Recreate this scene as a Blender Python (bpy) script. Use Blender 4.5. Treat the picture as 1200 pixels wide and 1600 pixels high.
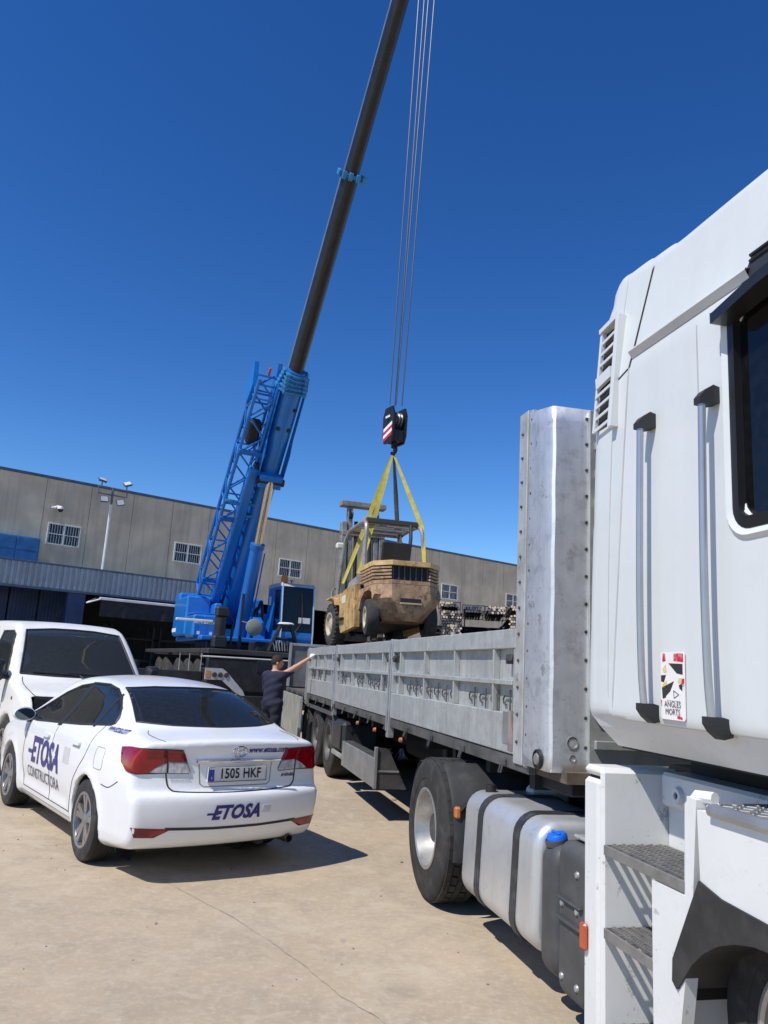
import bpy, bmesh, math, random
import numpy as np
from mathutils import Vector, Matrix
from mathutils.bvhtree import BVHTree
from mathutils.geometry import delaunay_2d_cdt
R_ = math.radians
random.seed(7)
SC = bpy.context.scene
COL = SC.collection
for _o in list(bpy.data.objects):
    bpy.data.objects.remove(_o)

# ---------------------------------------------------------------- camera
PITCH, ROLL = R_(11.614), R_(3.319)
cam_d = bpy.data.cameras.new('camera')
cam_d.sensor_fit = 'VERTICAL'; cam_d.sensor_height = 36.0; cam_d.lens = 27.0
cam_d.clip_start = 0.05; cam_d.clip_end = 4000
cam_o = bpy.data.objects.new('camera', cam_d); COL.objects.link(cam_o)
_fw = Vector((0, math.cos(PITCH), math.sin(PITCH))); _up = Vector((0, -math.sin(PITCH), math.cos(PITCH))); _rt = Vector((1, 0, 0))
_R = math.cos(ROLL)*_rt + math.sin(ROLL)*_up
_U = math.cos(ROLL)*_up - math.sin(ROLL)*_rt
cam_o.matrix_world = Matrix(((_R.x, _U.x, -_fw.x, 0), (_R.y, _U.y, -_fw.y, 0), (_R.z, _U.z, -_fw.z, 1.69), (0, 0, 0, 1)))
SC.camera = cam_o

# ---------------------------------------------------------------- sky, sun, exposure
SUN_AZ, SUN_EL = R_(-131.0), R_(54.0)          # azimuth clockwise from +Y
W = bpy.data.worlds.new('World'); SC.world = W; W.use_nodes = True
nt = W.node_tree; nt.nodes.clear()
_out = nt.nodes.new('ShaderNodeOutputWorld'); _bg = nt.nodes.new('ShaderNodeBackground')
_sky = nt.nodes.new('ShaderNodeTexSky'); _sky.sky_type = 'NISHITA'; _sky.sun_disc = False
_sky.sun_elevation = SUN_EL; _sky.sun_rotation = SUN_AZ
_sky.altitude = 300; _sky.air_density = 1.0; _sky.dust_density = 0.0; _sky.ozone_density = 3.0
_hsv = nt.nodes.new('ShaderNodeHueSaturation'); _hsv.inputs['Hue'].default_value = 0.506; _hsv.inputs['Saturation'].default_value = 1.28; _hsv.inputs['Value'].default_value = 1.0
_gm = nt.nodes.new('ShaderNodeGamma'); _gm.inputs['Gamma'].default_value = 1.22
_bg.inputs['Strength'].default_value = 0.102
nt.links.new(_sky.outputs[0], _hsv.inputs['Color']); nt.links.new(_hsv.outputs[0], _gm.inputs[0]); nt.links.new(_gm.outputs[0], _bg.inputs[0]); nt.links.new(_bg.outputs[0], _out.inputs[0])
_sl = bpy.data.lights.new('sun', 'SUN'); _sl.energy = 4.75; _sl.angle = R_(0.53); _sl.color = (1.0, 0.955, 0.88)
sun = bpy.data.objects.new('sun', _sl); COL.objects.link(sun)
_td = Vector((math.sin(SUN_AZ)*math.cos(SUN_EL), math.cos(SUN_AZ)*math.cos(SUN_EL), math.sin(SUN_EL)))
sun.rotation_euler = (-_td).to_track_quat('-Z', 'Y').to_euler(); sun.location = _td*60
SC.render.engine = 'CYCLES'
SC.view_settings.view_transform = 'Standard'; SC.view_settings.look = 'None'
SC.view_settings.exposure = 0.0; SC.view_settings.gamma = 1.0; SC.view_settings.use_curve_mapping = False

# ---------------------------------------------------------------- helpers: materials
MATS = {}
def mat(name, col=(.5,.5,.5), rough=.5, metal=0., var=.10, vs=3., bump=0., bs=60., dirt=None, streak=None, coat=0., spec=.5, alpha=None, trans=0., ior=1.45, rvar=0., speck=None):
    """Principled material: base colour + noise variation, optional blotchy dirt (col, amount, scale) and vertical streaks."""
    if name in MATS: return MATS[name]
    m = bpy.data.materials.new(name); m.use_nodes = True; MATS[name] = m
    t = m.node_tree; n = t.nodes; L = t.links; b = n['Principled BSDF']
    b.inputs['Roughness'].default_value = rough; b.inputs['Metallic'].default_value = metal
    b.inputs['Specular IOR Level'].default_value = spec; b.inputs['IOR'].default_value = ior
    if coat: b.inputs['Coat Weight'].default_value = coat; b.inputs['Coat Roughness'].default_value = .04
    if trans: b.inputs['Transmission Weight'].default_value = trans
    if alpha is not None: b.inputs['Alpha'].default_value = alpha
    tc = n.new('ShaderNodeTexCoord')
    def noise(scale, vec=None, detail=5, rgh=.6):
        x = n.new('ShaderNodeTexNoise'); x.inputs['Scale'].default_value = scale; x.inputs['Detail'].default_value = detail; x.inputs['Roughness'].default_value = rgh
        L.new(vec or tc.outputs['Object'], x.inputs['Vector']); return x.outputs['Fac']
    def ramp(f, a, bb):
        r = n.new('ShaderNodeMapRange'); r.inputs['From Min'].default_value = a; r.inputs['From Max'].default_value = bb; L.new(f, r.inputs['Value']); return r.outputs[0]
    def mix(f, A, B):
        x = n.new('ShaderNodeMix'); x.data_type = 'RGBA'; x.clamp_factor = True
        if isinstance(f, float): x.inputs[0].default_value = f
        else: L.new(f, x.inputs[0])
        for s, v in ((6, A), (7, B)):
            if isinstance(v, tuple): x.inputs[s].default_value = (*v[:3], 1)
            else: L.new(v, x.inputs[s])
        return x.outputs[2]
    c = col
    if var:
        lo = tuple(max(0, v*(1-var)) for v in col); hi = tuple(min(1, v*(1+var)) for v in col)
        c = mix(ramp(noise(vs), .35, .65), lo, hi)
    if streak:
        sc_, am, ss = streak
        mp = n.new('ShaderNodeMapping'); mp.inputs['Scale'].default_value = (1, 1, .06); L.new(tc.outputs['Object'], mp.inputs[0])
        f = ramp(noise(ss, mp.outputs[0], 6, .65), .48, .75)
        mm = n.new('ShaderNodeMath'); mm.operation = 'MULTIPLY'; mm.inputs[1].default_value = am; L.new(f, mm.inputs[0])
        c = mix(mm.outputs[0], c, sc_)
    if dirt:
        dc, am, ds = dirt
        f = ramp(noise(ds, None, 9, .72), .50, .68)
        mm = n.new('ShaderNodeMath'); mm.operation = 'MULTIPLY'; mm.inputs[1].default_value = am; L.new(f, mm.inputs[0])
        c = mix(mm.outputs[0], c, dc)
    for sp_ in (speck or []):
        f = ramp(noise(sp_[2], None, 10, .78), .60, .635)
        mm = n.new('ShaderNodeMath'); mm.operation = 'MULTIPLY'; mm.inputs[1].default_value = sp_[1]; L.new(f, mm.inputs[0])
        c = mix(mm.outputs[0], c, sp_[0])
    if isinstance(c, tuple): b.inputs['Base Color'].default_value = (*c, 1)
    else: L.new(c, b.inputs['Base Color'])
    if rvar:
        r = n.new('ShaderNodeMapRange'); r.inputs['To Min'].default_value = max(0, rough-rvar); r.inputs['To Max'].default_value = min(1, rough+rvar)
        r.inputs['From Min'].default_value = .3; r.inputs['From Max'].default_value = .7
        L.new(noise(vs*4), r.inputs['Value']); L.new(r.outputs[0], b.inputs['Roughness'])
    if bump:
        bp = n.new('ShaderNodeBump'); bp.inputs['Strength'].default_value = bump; bp.inputs['Distance'].default_value = .01
        L.new(noise(bs), bp.inputs['Height']); L.new(bp.outputs[0], b.inputs['Normal'])
    return m

def glass_mat(name, tint, rough=.02, mixf=.25, film=.02):
    """window glass: tinted see-through with a clear fresnel reflection"""
    if name in MATS: return MATS[name]
    m = bpy.data.materials.new(name); m.use_nodes = True; MATS[name] = m
    t = m.node_tree; n = t.nodes; L = t.links; n.clear()
    o = n.new('ShaderNodeOutputMaterial'); tr = n.new('ShaderNodeBsdfTransparent'); gl = n.new('ShaderNodeBsdfGlossy'); mx = n.new('ShaderNodeMixShader')
    fr = n.new('ShaderNodeFresnel'); fr.inputs['IOR'].default_value = 1.52
    df = n.new('ShaderNodeBsdfDiffuse'); df.inputs['Color'].default_value = (.22, .24, .23, 1)
    m2 = n.new('ShaderNodeMixShader'); ns = n.new('ShaderNodeTexNoise'); ns.inputs['Scale'].default_value = 28; ns.inputs['Detail'].default_value = 8
    tcn = n.new('ShaderNodeTexCoord'); L.new(tcn.outputs['Object'], ns.inputs['Vector'])
    mr = n.new('ShaderNodeMapRange'); mr.inputs['From Min'].default_value = .4; mr.inputs['From Max'].default_value = .75; mr.inputs['To Min'].default_value = film; mr.inputs['To Max'].default_value = film+mixf*.12
    L.new(ns.outputs['Fac'], mr.inputs['Value'])
    tr.inputs['Color'].default_value = (*tint, 1); gl.inputs['Roughness'].default_value = rough
    L.new(mr.outputs[0], m2.inputs[0]); L.new(tr.outputs[0], m2.inputs[1]); L.new(df.outputs[0], m2.inputs[2])
    L.new(fr.outputs[0], mx.inputs[0]); L.new(m2.outputs[0], mx.inputs[1]); L.new(gl.outputs[0], mx.inputs[2]); L.new(mx.outputs[0], o.inputs[0])
    return m

# ---------------------------------------------------------------- helpers: mesh building
class MB:
    def __init__(s): s.v = []; s.f = []; s.m = Matrix()
    def add(s, vs, fs):
        k = len(s.v); s.v += [tuple(s.m @ Vector(p)) for p in vs]; s.f += [tuple(i+k for i in f) for f in fs]; return s
    def box(s, x0, x1, y0, y1, z0, z1, b=0.):
        if x0 > x1: x0, x1 = x1, x0
        if y0 > y1: y0, y1 = y1, y0
        if z0 > z1: z0, z1 = z1, z0
        if b <= 0:
            return s.add([(x0,y0,z0),(x1,y0,z0),(x1,y1,z0),(x0,y1,z0),(x0,y0,z1),(x1,y0,z1),(x1,y1,z1),(x0,y1,z1)],
                         [(3,2,1,0),(4,5,6,7),(0,1,5,4),(1,2,6,5),(2,3,7,6),(3,0,4,7)])
        b = min(b, (x1-x0)*.45, (y1-y0)*.45, (z1-z0)*.45)
        X = (x0, x1); Y = (y0, y1); Z = (z0, z1); vs = []; idx = {}
        for i in (0,1):
            for j in (0,1):
                for k in (0,1):
                    p = (X[i], Y[j], Z[k]); d = (b if i == 0 else -b, b if j == 0 else -b, b if k == 0 else -b)
                    for a in range(3):      # vertex lying on face of axis a
                        q = [p[c] + (0 if c == a else d[c]) for c in range(3)]
                        idx[i,j,k,a] = len(vs); vs.append(tuple(q))
        fs = []
        for i in (0,1):
            q = [idx[i,0,0,0], idx[i,1,0,0], idx[i,1,1,0], idx[i,0,1,0]]; fs.append(tuple(q if i else q[::-1]))
            q = [idx[0,i,0,1], idx[1,i,0,1], idx[1,i,1,1], idx[0,i,1,1]]; fs.append(tuple(q[::-1] if i else q))
            q = [idx[0,0,i,2], idx[1,0,i,2], idx[1,1,i,2], idx[0,1,i,2]]; fs.append(tuple(q if i else q[::-1]))
        for i in (0,1):
            for j in (0,1):
                fl = (i == j)
                q = [idx[i,j,0,0], idx[i,j,0,1], idx[i,j,1,1], idx[i,j,1,0]]; fs.append(tuple(q if fl else q[::-1]))
                q = [idx[0,i,j,1], idx[0,i,j,2], idx[1,i,j,2], idx[1,i,j,1]]; fs.append(tuple(q if fl else q[::-1]))
                q = [idx[i,0,j,2], idx[i,0,j,0], idx[i,1,j,0], idx[i,1,j,2]]; fs.append(tuple(q if fl else q[::-1]))
                for k in (0,1):
                    q = [idx[i,j,k,0], idx[i,j,k,1], idx[i,j,k,2]]; fs.append(tuple(q if (i+j+k) % 2 == 1 else q[::-1]))
        return s.add(vs, fs)
    def cyl(s, p0, p1, r, n=12, r2=None, caps=True, ph=0.):
        p0 = Vector(p0); p1 = Vector(p1); r2 = r if r2 is None else r2; d = (p1-p0).normalized()
        a = d.orthogonal().normalized(); c = d.cross(a); vs = []
        for p, q in ((p0, r), (p1, r2)):
            for i in range(n):
                t = 2*math.pi*i/n+ph; vs.append(p + q*(math.cos(t)*a + math.sin(t)*c))
        fs = [(i, (i+1) % n, n+(i+1) % n, n+i) for i in range(n)]
        if caps: fs += [tuple(range(n-1, -1, -1)), tuple(range(n, 2*n))]
        return s.add(vs, fs)
    def tube(s, pts, r, n=8, caps=True):
        pts = [Vector(p) for p in pts]; N = len(pts); rs = r if isinstance(r, (list, tuple)) else [r]*N
        rings = []; pa = None
        for i, p in enumerate(pts):
            d = (pts[min(i+1, N-1)] - pts[max(i-1, 0)]).normalized()
            if pa is None: pa = d.orthogonal().normalized()
            pa = (pa - d*pa.dot(d)).normalized(); c = d.cross(pa)
            rings.append([p + rs[i]*(math.cos(2*math.pi*k/n)*pa + math.sin(2*math.pi*k/n)*c) for k in range(n)])
        return s.loft(rings, caps)
    def loft(s, rings, caps=True, closed=True):
        n = len(rings[0]); vs = [p for r in rings for p in r]; fs = []
        for i in range(len(rings)-1):
            for k in range(n if closed else n-1):
                fs.append((i*n+k, i*n+(k+1) % n, (i+1)*n+(k+1) % n, (i+1)*n+k))
        if caps and closed:
            fs.append(tuple(range(n-1, -1, -1))); fs.append(tuple(range((len(rings)-1)*n, len(rings)*n)))
        return s.add(vs, fs)
    def prism(s, poly, ax, lo, hi):
        """extrude a 2D polygon along axis ax ('x': (y,z), 'y': (x,z), 'z': (x,y))"""
        def P(u, v, w): return {'x': (w, u, v), 'y': (u, w, v), 'z': (u, v, w)}[ax]
        n = len(poly); vs = [P(u, v, lo) for u, v in poly] + [P(u, v, hi) for u, v in poly]
        fs = [(i, (i+1) % n, n+(i+1) % n, n+i) for i in range(n)] + [tuple(range(n-1, -1, -1)), tuple(range(n, 2*n))]
        return s.add(vs, fs)
    def lathe(s, prof, n=32, ax='y', c=(0,0,0), a0=0., a1=None):
        full = a1 is None; a1 = 2*math.pi if full else a1; m_ = n if full else n+1; rings = []
        for i in range(m_):
            t = a0 + (a1-a0)*i/n; ct, st = math.cos(t), math.sin(t)
            if ax == 'y': rings.append([(c[0]+r*ct, c[1]+h, c[2]+r*st) for r, h in prof])
            elif ax == 'x': rings.append([(c[0]+h, c[1]+r*ct, c[2]+r*st) for r, h in prof])
            else: rings.append([(c[0]+r*ct, c[1]+r*st, c[2]+h) for r, h in prof])
        k = len(prof); vs = [p for r in rings for p in r]; fs = []
        for i in range(n):
            j = (i+1) % m_
            for q in range(k-1): fs.append((i*k+q, i*k+q+1, j*k+q+1, j*k+q))
        return s.add(vs, fs)
    def strip(s, pts, wdir, w, th):
        """flat band along pts, width w along wdir, thickness th"""
        rings = []; wd = Vector(wdir).normalized(); N = len(pts); pts = [Vector(p) for p in pts]
        for i, p in enumerate(pts):
            d = (pts[min(i+1, N-1)]-pts[max(i-1, 0)]).normalized(); nn = d.cross(wd).normalized()
            rings.append([p+wd*w/2+nn*th/2, p-wd*w/2+nn*th/2, p-wd*w/2-nn*th/2, p+wd*w/2-nn*th/2])
        return s.loft(rings)
    def build(s, name, material, parent=None, smooth=35, recalc=True):
        me = bpy.data.meshes.new(name); me.from_pydata(s.v, [], s.f)
        if recalc:
            bm = bmesh.new(); bm.from_mesh(me); bmesh.ops.recalc_face_normals(bm, faces=bm.faces); bm.to_mesh(me); bm.free()
        if material is not None: me.materials.append(material)
        if smooth:
            me.polygons.foreach_set('use_smooth', [True]*len(me.polygons)); me.set_sharp_from_angle(angle=R_(smooth))
        o = bpy.data.objects.new(name, me); COL.objects.link(o)
        if parent is not None: o.parent = parent
        return o

def tag(o, label=None, cat=None, group=None, kind=None):
    if label: o['label'] = label
    if cat: o['category'] = cat
    if group: o['group'] = group
    if kind: o['kind'] = kind
    return o
def empty(name, loc, rz=0., label=None, cat=None, group=None):
    o = bpy.data.objects.new(name, None); COL.objects.link(o); o.location = loc; o.rotation_euler = (0, 0, rz); o.empty_display_size = .2
    return tag(o, label, cat, group)
def az_rot(az): return math.pi/2 - az      # z rotation that turns local +X to azimuth az (clockwise from +Y)
def link_copy(o, parent, loc=None, rot=None):
    c = o.copy(); COL.objects.link(c); c.parent = parent
    if loc is not None: c.location = loc
    if rot is not None: c.rotation_euler = rot
    return c
def copy_tree(o, parent=None, loc=None, rot=None):
    c = link_copy(o, parent, loc, rot)
    for ch in [q for q in bpy.data.objects if q.parent is o]: copy_tree(ch, c)
    return c
def bez(pts, n=8):
    """Catmull-Rom through pts"""
    P = [np.array(p, float) for p in pts]; out = []
    for i in range(len(P)-1):
        p0 = P[max(i-1, 0)]; p1 = P[i]; p2 = P[i+1]; p3 = P[min(i+2, len(P)-1)]
        for k in range(n):
            t = k/n; out.append(tuple(.5*((2*p1)+(-p0+p2)*t+(2*p0-5*p1+4*p2-p3)*t*t+(-p0+3*p1-3*p2+p3)*t**3)))
    out.append(tuple(P[-1])); return out
def rrect(x0, x1, y0, y1, r, n=4):
    o = []
    for cx, cy, a in ((x1-r, y1-r, 0), (x0+r, y1-r, 90), (x0+r, y0+r, 180), (x1-r, y0+r, 270)):
        for i in range(n+1):
            t = R_(a+90*i/n); o.append((cx+r*math.cos(t), cy+r*math.sin(t)))
    return o
def circ(cx, cy, r, n=20): return [(cx+r*math.cos(2*math.pi*i/n), cy+r*math.sin(2*math.pi*i/n)) for i in range(n)]

# ---- smooth solids from signed distance fields (surface nets)
def poly_sdf(P, X, Y):
    P = np.asarray(P, float); d = np.full(X.shape, 1e9); inside = np.zeros(X.shape, bool); n = len(P)
    for i in range(n):
        a = P[i]; b = P[(i+1) % n]; e = b-a; L2 = max(e@e, 1e-12)
        t = np.clip(((X-a[0])*e[0]+(Y-a[1])*e[1])/L2, 0, 1)
        d = np.minimum(d, (X-a[0]-t*e[0])**2+(Y-a[1]-t*e[1])**2)
        c = (a[1] > Y) != (b[1] > Y)
        with np.errstate(divide='ignore', invalid='ignore'):
            xi = a[0]+(Y-a[1])/(e[1] if abs(e[1]) > 1e-12 else 1e-12)*e[0]
        inside ^= c & (X < xi)
    d = np.sqrt(d); return np.where(inside, -d, d)
def bil(G, x0, y0, h, X, Y):
    i = np.clip((X-x0)/h, 0, G.shape[0]-1.001); j = np.clip((Y-y0)/h, 0, G.shape[1]-1.001)
    a = i.astype(int); b = j.astype(int); fx = i-a; fy = j-b
    return G[a,b]*(1-fx)*(1-fy)+G[a+1,b]*fx*(1-fy)+G[a,b+1]*(1-fx)*fy+G[a+1,b+1]*fx*fy
def smax(a, b, k):
    h = np.clip(.5+.5*(a-b)/k, 0, 1); return b*(1-h)+a*h+k*h*(1-h)
def smin(a, b, k): return -smax(-a, -b, k)
def snets(F, o, h):
    s = F < 0; c = np.zeros(tuple(n-1 for n in F.shape), np.int8)
    for i in (0,1):
        for j in (0,1):
            for k in (0,1): c += s[i:F.shape[0]-1+i, j:F.shape[1]-1+j, k:F.shape[2]-1+k]
    mx = (c > 0) & (c < 8); ci = np.argwhere(mx); C8 = [(i,j,k) for i in (0,1) for j in (0,1) for k in (0,1)]
    V = {q: F[ci[:,0]+q[0], ci[:,1]+q[1], ci[:,2]+q[2]] for q in C8}
    acc = np.zeros((len(ci), 3)); cnt = np.zeros(len(ci))
    for q in C8:
        for ax in range(3):
            if q[ax] == 0:
                r = list(q); r[ax] = 1; r = tuple(r); A = V[q]; B = V[r]; m = (A < 0) != (B < 0)
                t = A[m]/(A[m]-B[m]); p = np.tile(np.array(q, float), (m.sum(), 1)); p[:,ax] += t; acc[m] += p; cnt[m] += 1
    P = np.array(o)+h*(ci+acc/cnt[:,None]); ID = np.full(mx.shape, -1, int); ID[mx] = np.arange(len(ci)); Fs = []
    for ax in range(3):
        sl0 = [slice(None)]*3; sl1 = [slice(None)]*3; sl0[ax] = slice(0, -1); sl1[ax] = slice(1, None)
        e = np.argwhere(s[tuple(sl0)] != s[tuple(sl1)]); u, v = [(1,2),(2,0),(0,1)][ax]
        e = e[(e[:,u] > 0) & (e[:,v] > 0) & (e[:,u] < F.shape[u]-1) & (e[:,v] < F.shape[v]-1)]
        sg = s[e[:,0], e[:,1], e[:,2]]
        def at(du, dv):
            q = e.copy(); q[:,u] += du; q[:,v] += dv; return ID[q[:,0], q[:,1], q[:,2]]
        Q = np.stack([at(-1,-1), at(0,-1), at(0,0), at(-1,0)], 1); Q[~sg] = Q[~sg][:, ::-1]; Fs.append(Q)
    return P, np.concatenate(Fs)
def smooth_mesh(P, Q, it=2, lam=.5):
    E = np.concatenate([Q[:, [i, (i+1) % 4]] for i in range(4)]); P = P.copy()
    for k in range(it):
        for l in (lam, -lam*1.04):
            A = np.zeros_like(P); c = np.zeros(len(P)); np.add.at(A, E[:,0], P[E[:,1]]); np.add.at(A, E[:,1], P[E[:,0]]); np.add.at(c, E[:,0], 1); np.add.at(c, E[:,1], 1)
            P += l*(A/np.maximum(c, 1)[:,None]-P)
    return P
def np_obj(name, P, Q, material, parent=None, smooth=40):
    me = bpy.data.meshes.new(name); me.from_pydata(P.tolist(), [], Q.tolist())
    if material: me.materials.append(material)
    me.polygons.foreach_set('use_smooth', [True]*len(me.polygons))
    if smooth: me.set_sharp_from_angle(angle=R_(smooth))
    o = bpy.data.objects.new(name, me); COL.objects.link(o)
    if parent is not None: o.parent = parent
    return o
# ---- patches laid onto a surface: outline (u,v) on a projection plane, cast along dir
class Proj:
    def __init__(s, bvh, origin, udir, vdir, ndir):
        s.b = bvh; s.o = Vector(origin); s.u = Vector(udir).normalized(); s.vv = Vector(vdir).normalized(); s.n = Vector(ndir).normalized()
    def hit(s, u, v, off):
        p = s.o+s.u*u+s.vv*v; r = s.b.ray_cast(p, s.n)
        if r[0] is None:
            q = s.b.find_nearest(p+s.n*2.2); return (q[0] - s.n*off) if q[0] is not None else p
        nn = r[1] if r[1].dot(s.n) < 0 else -r[1]
        return r[0]+nn*off
    def patch(s, name, poly, material, parent, off=.003, res=.05, thick=.004, smooth=60):
        pts = []; n = len(poly)
        for i in range(n):
            a = np.array(poly[i]); b = np.array(poly[(i+1) % n]); m = max(1, int(np.linalg.norm(b-a)/res))
            for k in range(m): pts.append(tuple(a+(b-a)*k/m))
        nb = len(pts); ed = [(i, (i+1) % nb) for i in range(nb)]
        A = np.array(pts); x0, y0 = A.min(0); x1, y1 = A.max(0)
        gx = np.arange(x0+res*.5, x1, res); gy = np.arange(y0+res*.5, y1, res)
        if len(gx) and len(gy):
            X, Y = np.meshgrid(gx, gy); d = poly_sdf(pts, X, Y); ok = d < -res*.35
            pts += [(float(a), float(b)) for a, b in zip(X[ok], Y[ok])]
        vs, es, fs, *_ = delaunay_2d_cdt([Vector(p) for p in pts], ed, [], 1, 1e-5)
        mb = MB(); P = [s.hit(p[0], p[1], off) for p in vs]; k = len(P)
        V = P + [p + s.n*thick for p in P]; F = [tuple(f) for f in fs]; F2 = [tuple(reversed([i+k for i in f])) for f in fs]
        side = []
        cnt = {}
        for f in fs:
            for i in range(len(f)):
                e = (f[i], f[(i+1) % len(f)]); cnt[tuple(sorted(e))] = cnt.get(tuple(sorted(e)), 0)+1
        for f in fs:
            for i in range(len(f)):
                a, b = f[i], f[(i+1) % len(f)]
                if cnt[tuple(sorted((a, b)))] == 1: side.append((a, b, b+k, a+k))
        mb.add(V, F+F2+side); return mb.build(name, material, parent, smooth)
    def line(s, name, pts, r, material, parent, off=0., res=.04, closed=False, n=6):
        out = []; P = [np.array(p, float) for p in pts]
        if closed: P.append(P[0])
        for i in range(len(P)-1):
            m = max(1, int(np.linalg.norm(P[i+1]-P[i])/res))
            for k in range(m): q = P[i]+(P[i+1]-P[i])*k/m; out.append(s.hit(q[0], q[1], off))
        out.append(s.hit(P[-1][0], P[-1][1], off)); mb = MB(); mb.tube(out, r, n); return mb.build(name, material, parent)
def text_mesh(txt, size, shear=0., bold=0., xs=1.0, align='CENTER', space=1.0):
    cu = bpy.data.curves.new('lettering', 'FONT'); cu.body = txt; cu.size = size; cu.shear = shear; cu.offset = bold; cu.align_x = align; cu.align_y = 'CENTER'; cu.resolution_u = 3; cu.space_character = space
    o = bpy.data.objects.new('lettering', cu); COL.objects.link(o); dg = bpy.context.evaluated_depsgraph_get(); me = bpy.data.meshes.new_from_object(o.evaluated_get(dg))
    bm = bmesh.new(); bm.from_mesh(me); bmesh.ops.triangulate(bm, faces=bm.faces)
    V = [(v.co.x*xs, v.co.y) for v in bm.verts]; bm.verts.index_update(); F = [tuple(v.index for v in f.verts) for f in bm.faces]
    bm.free(); bpy.data.objects.remove(o); bpy.data.meshes.remove(me); bpy.data.curves.remove(cu); return V, F
def text_on(name, txt, size, proj, u, v, material, parent, off=.003, shear=0., bold=0., xs=1.0, rot=0., flip=1, align='CENTER', space=1.0):
    V, F = text_mesh(txt, size, shear, bold, xs, align, space); c, s_ = math.cos(rot), math.sin(rot)
    mb = MB(); mb.add([proj.hit(u+flip*(x*c-y*s_), v+x*s_+y*c, off) for x, y in V], F); return mb.build(name, material, parent, 0)
class Flat:
    """plane stand-in for Proj: origin + u,v axes"""
    def __init__(s, o, u, v): s.o = Vector(o); s.u = Vector(u); s.v = Vector(v); s.nn = s.u.cross(s.v)
    def hit(s, a, b, off): return s.o+s.u*a+s.v*b+s.nn*off
    def quad(s, name, poly, material, parent, off=.003):
        mb = MB(); n = len(poly); mb.add([s.hit(a, b, off) for a, b in poly]+[s.hit(a, b, 0) for a, b in poly], [tuple(range(n))]+[(i, (i+1) % n, n+(i+1) % n, n+i) for i in range(n)]); return mb.build(name, material, parent, 0)
# ================================================================ ground
def ground_mat():
    m = bpy.data.materials.new('yard_concrete'); m.use_nodes = True; t = m.node_tree; n = t.nodes; L = t.links; b = n['Principled BSDF']; b.inputs['Roughness'].default_value = .88; b.inputs['Specular IOR Level'].default_value = .25
    tc = n.new('ShaderNodeTexCoord')
    def noise(s, d=8, r=.65, dist=0):
        x = n.new('ShaderNodeTexNoise'); x.inputs['Scale'].default_value = s; x.inputs['Detail'].default_value = d; x.inputs['Roughness'].default_value = r; x.inputs['Distortion'].default_value = dist; L.new(tc.outputs['Object'], x.inputs['Vector']); return x.outputs['Fac']
    def mr(f, a, c, lo=0., hi=1.):
        r = n.new('ShaderNodeMapRange'); r.inputs[1].default_value = a; r.inputs[2].default_value = c; r.inputs[3].default_value = lo; r.inputs[4].default_value = hi; L.new(f, r.inputs[0]); return r.outputs[0]
    def mix(f, A, B):
        x = n.new('ShaderNodeMix'); x.data_type = 'RGBA'; L.new(f, x.inputs[0])
        for s, v in ((6, A), (7, B)):
            if isinstance(v, tuple): x.inputs[s].default_value = (*v, 1)
            else: L.new(v, x.inputs[s])
        return x.outputs[2]
    c = mix(mr(noise(.55, 6, .6, .4), .36, .64), (0.362, 0.294, 0.213), (0.457, 0.364, 0.254))
    c = mix(mr(noise(1.7, 8, .7, .8), .50, .72, 0, .8), c, (0.51, 0.43, 0.315))
    c = mix(mr(noise(3.1, 9, .72), .48, .68, 0, .7), c, (0.326, 0.274, 0.209))
    c = mix(mr(noise(6.5, 9, .75, .6), .50, .66, 0, .5), c, (0.493, 0.419, 0.313))
    c = mix(mr(noise(22, 8, .78), .50, .68, 0, .6), c, (0.557, 0.473, 0.365))
    c = mix(mr(noise(34, 8, .75), .56, .72, 0, .55), c, (0.284, 0.236, 0.178))
    c = mix(mr(noise(75, 3, .6), .70, .76, 0, .7), c, (0.137, 0.113, 0.087))
    c = mix(mr(noise(.9, 4, .5, 1.5), .62, .74, 0, .4), c, (0.242, 0.207, 0.161))
    c = mix(mr(noise(.35, 7, .7, 2.5), .60, .66, 0, .35), c, (0.546, 0.453, 0.331))
    c = mix(mr(noise(2.4, 7, .62, 1.2), .58, .64, 0, .45), c, (.49, .425, .32))
    c = mix(mr(noise(4.3, 8, .7, 1.0), .62, .68, 0, .5), c, (.27, .235, .19))
    c = mix(mr(noise(1.1, 9, .8, 3.0), .60, .62, 0, .30), c, (.50, .45, .37))
    L.new(c, b.inputs['Base Color'])
    bp = n.new('ShaderNodeBump'); bp.inputs['Strength'].default_value = .25; bp.inputs['Distance'].default_value = .008; L.new(noise(90, 4, .7), bp.inputs['Height']); L.new(bp.outputs[0], b.inputs['Normal'])
    return m
GM = ground_mat()
g = MB(); S = 1500; g.add([(-S,-S,0),(S,-S,0),(S,S,0),(-S,S,0)], [(0,1,2,3)])
ground = g.build('ground', GM, None, 0); tag(ground, 'worn beige concrete yard with cracks and stains', 'ground', kind='structure')
JM = mat('joint_dirt', (.36,.315,.255), .95, var=.3, vs=12)
def joint(pts, w, seed):
    rnd = random.Random(seed); mb = MB(); rows = []; P = []
    for i in range(len(pts)-1):
        a = Vector((*pts[i], 0)); b = Vector((*pts[i+1], 0)); n_ = max(2, int((b-a).length/.05))
        for k in range(n_): P.append(a+(b-a)*k/n_)
    P.append(Vector((*pts[-1], 0))); off = 0
    for i, p in enumerate(P):
        d = (P[min(i+1, len(P)-1)]-P[max(i-1, 0)]).normalized(); nn = Vector((-d.y, d.x, 0)); off = off*.9+rnd.gauss(0, .006); ww = w*(.35+rnd.random())
        rows.append([p+nn*(off+ww/2)+Vector((0,0,.004)), p+nn*(off-ww/2)+Vector((0,0,.004))])
    mb.loft(rows, False, False); return mb.build('joint', JM, ground, 0)
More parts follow.
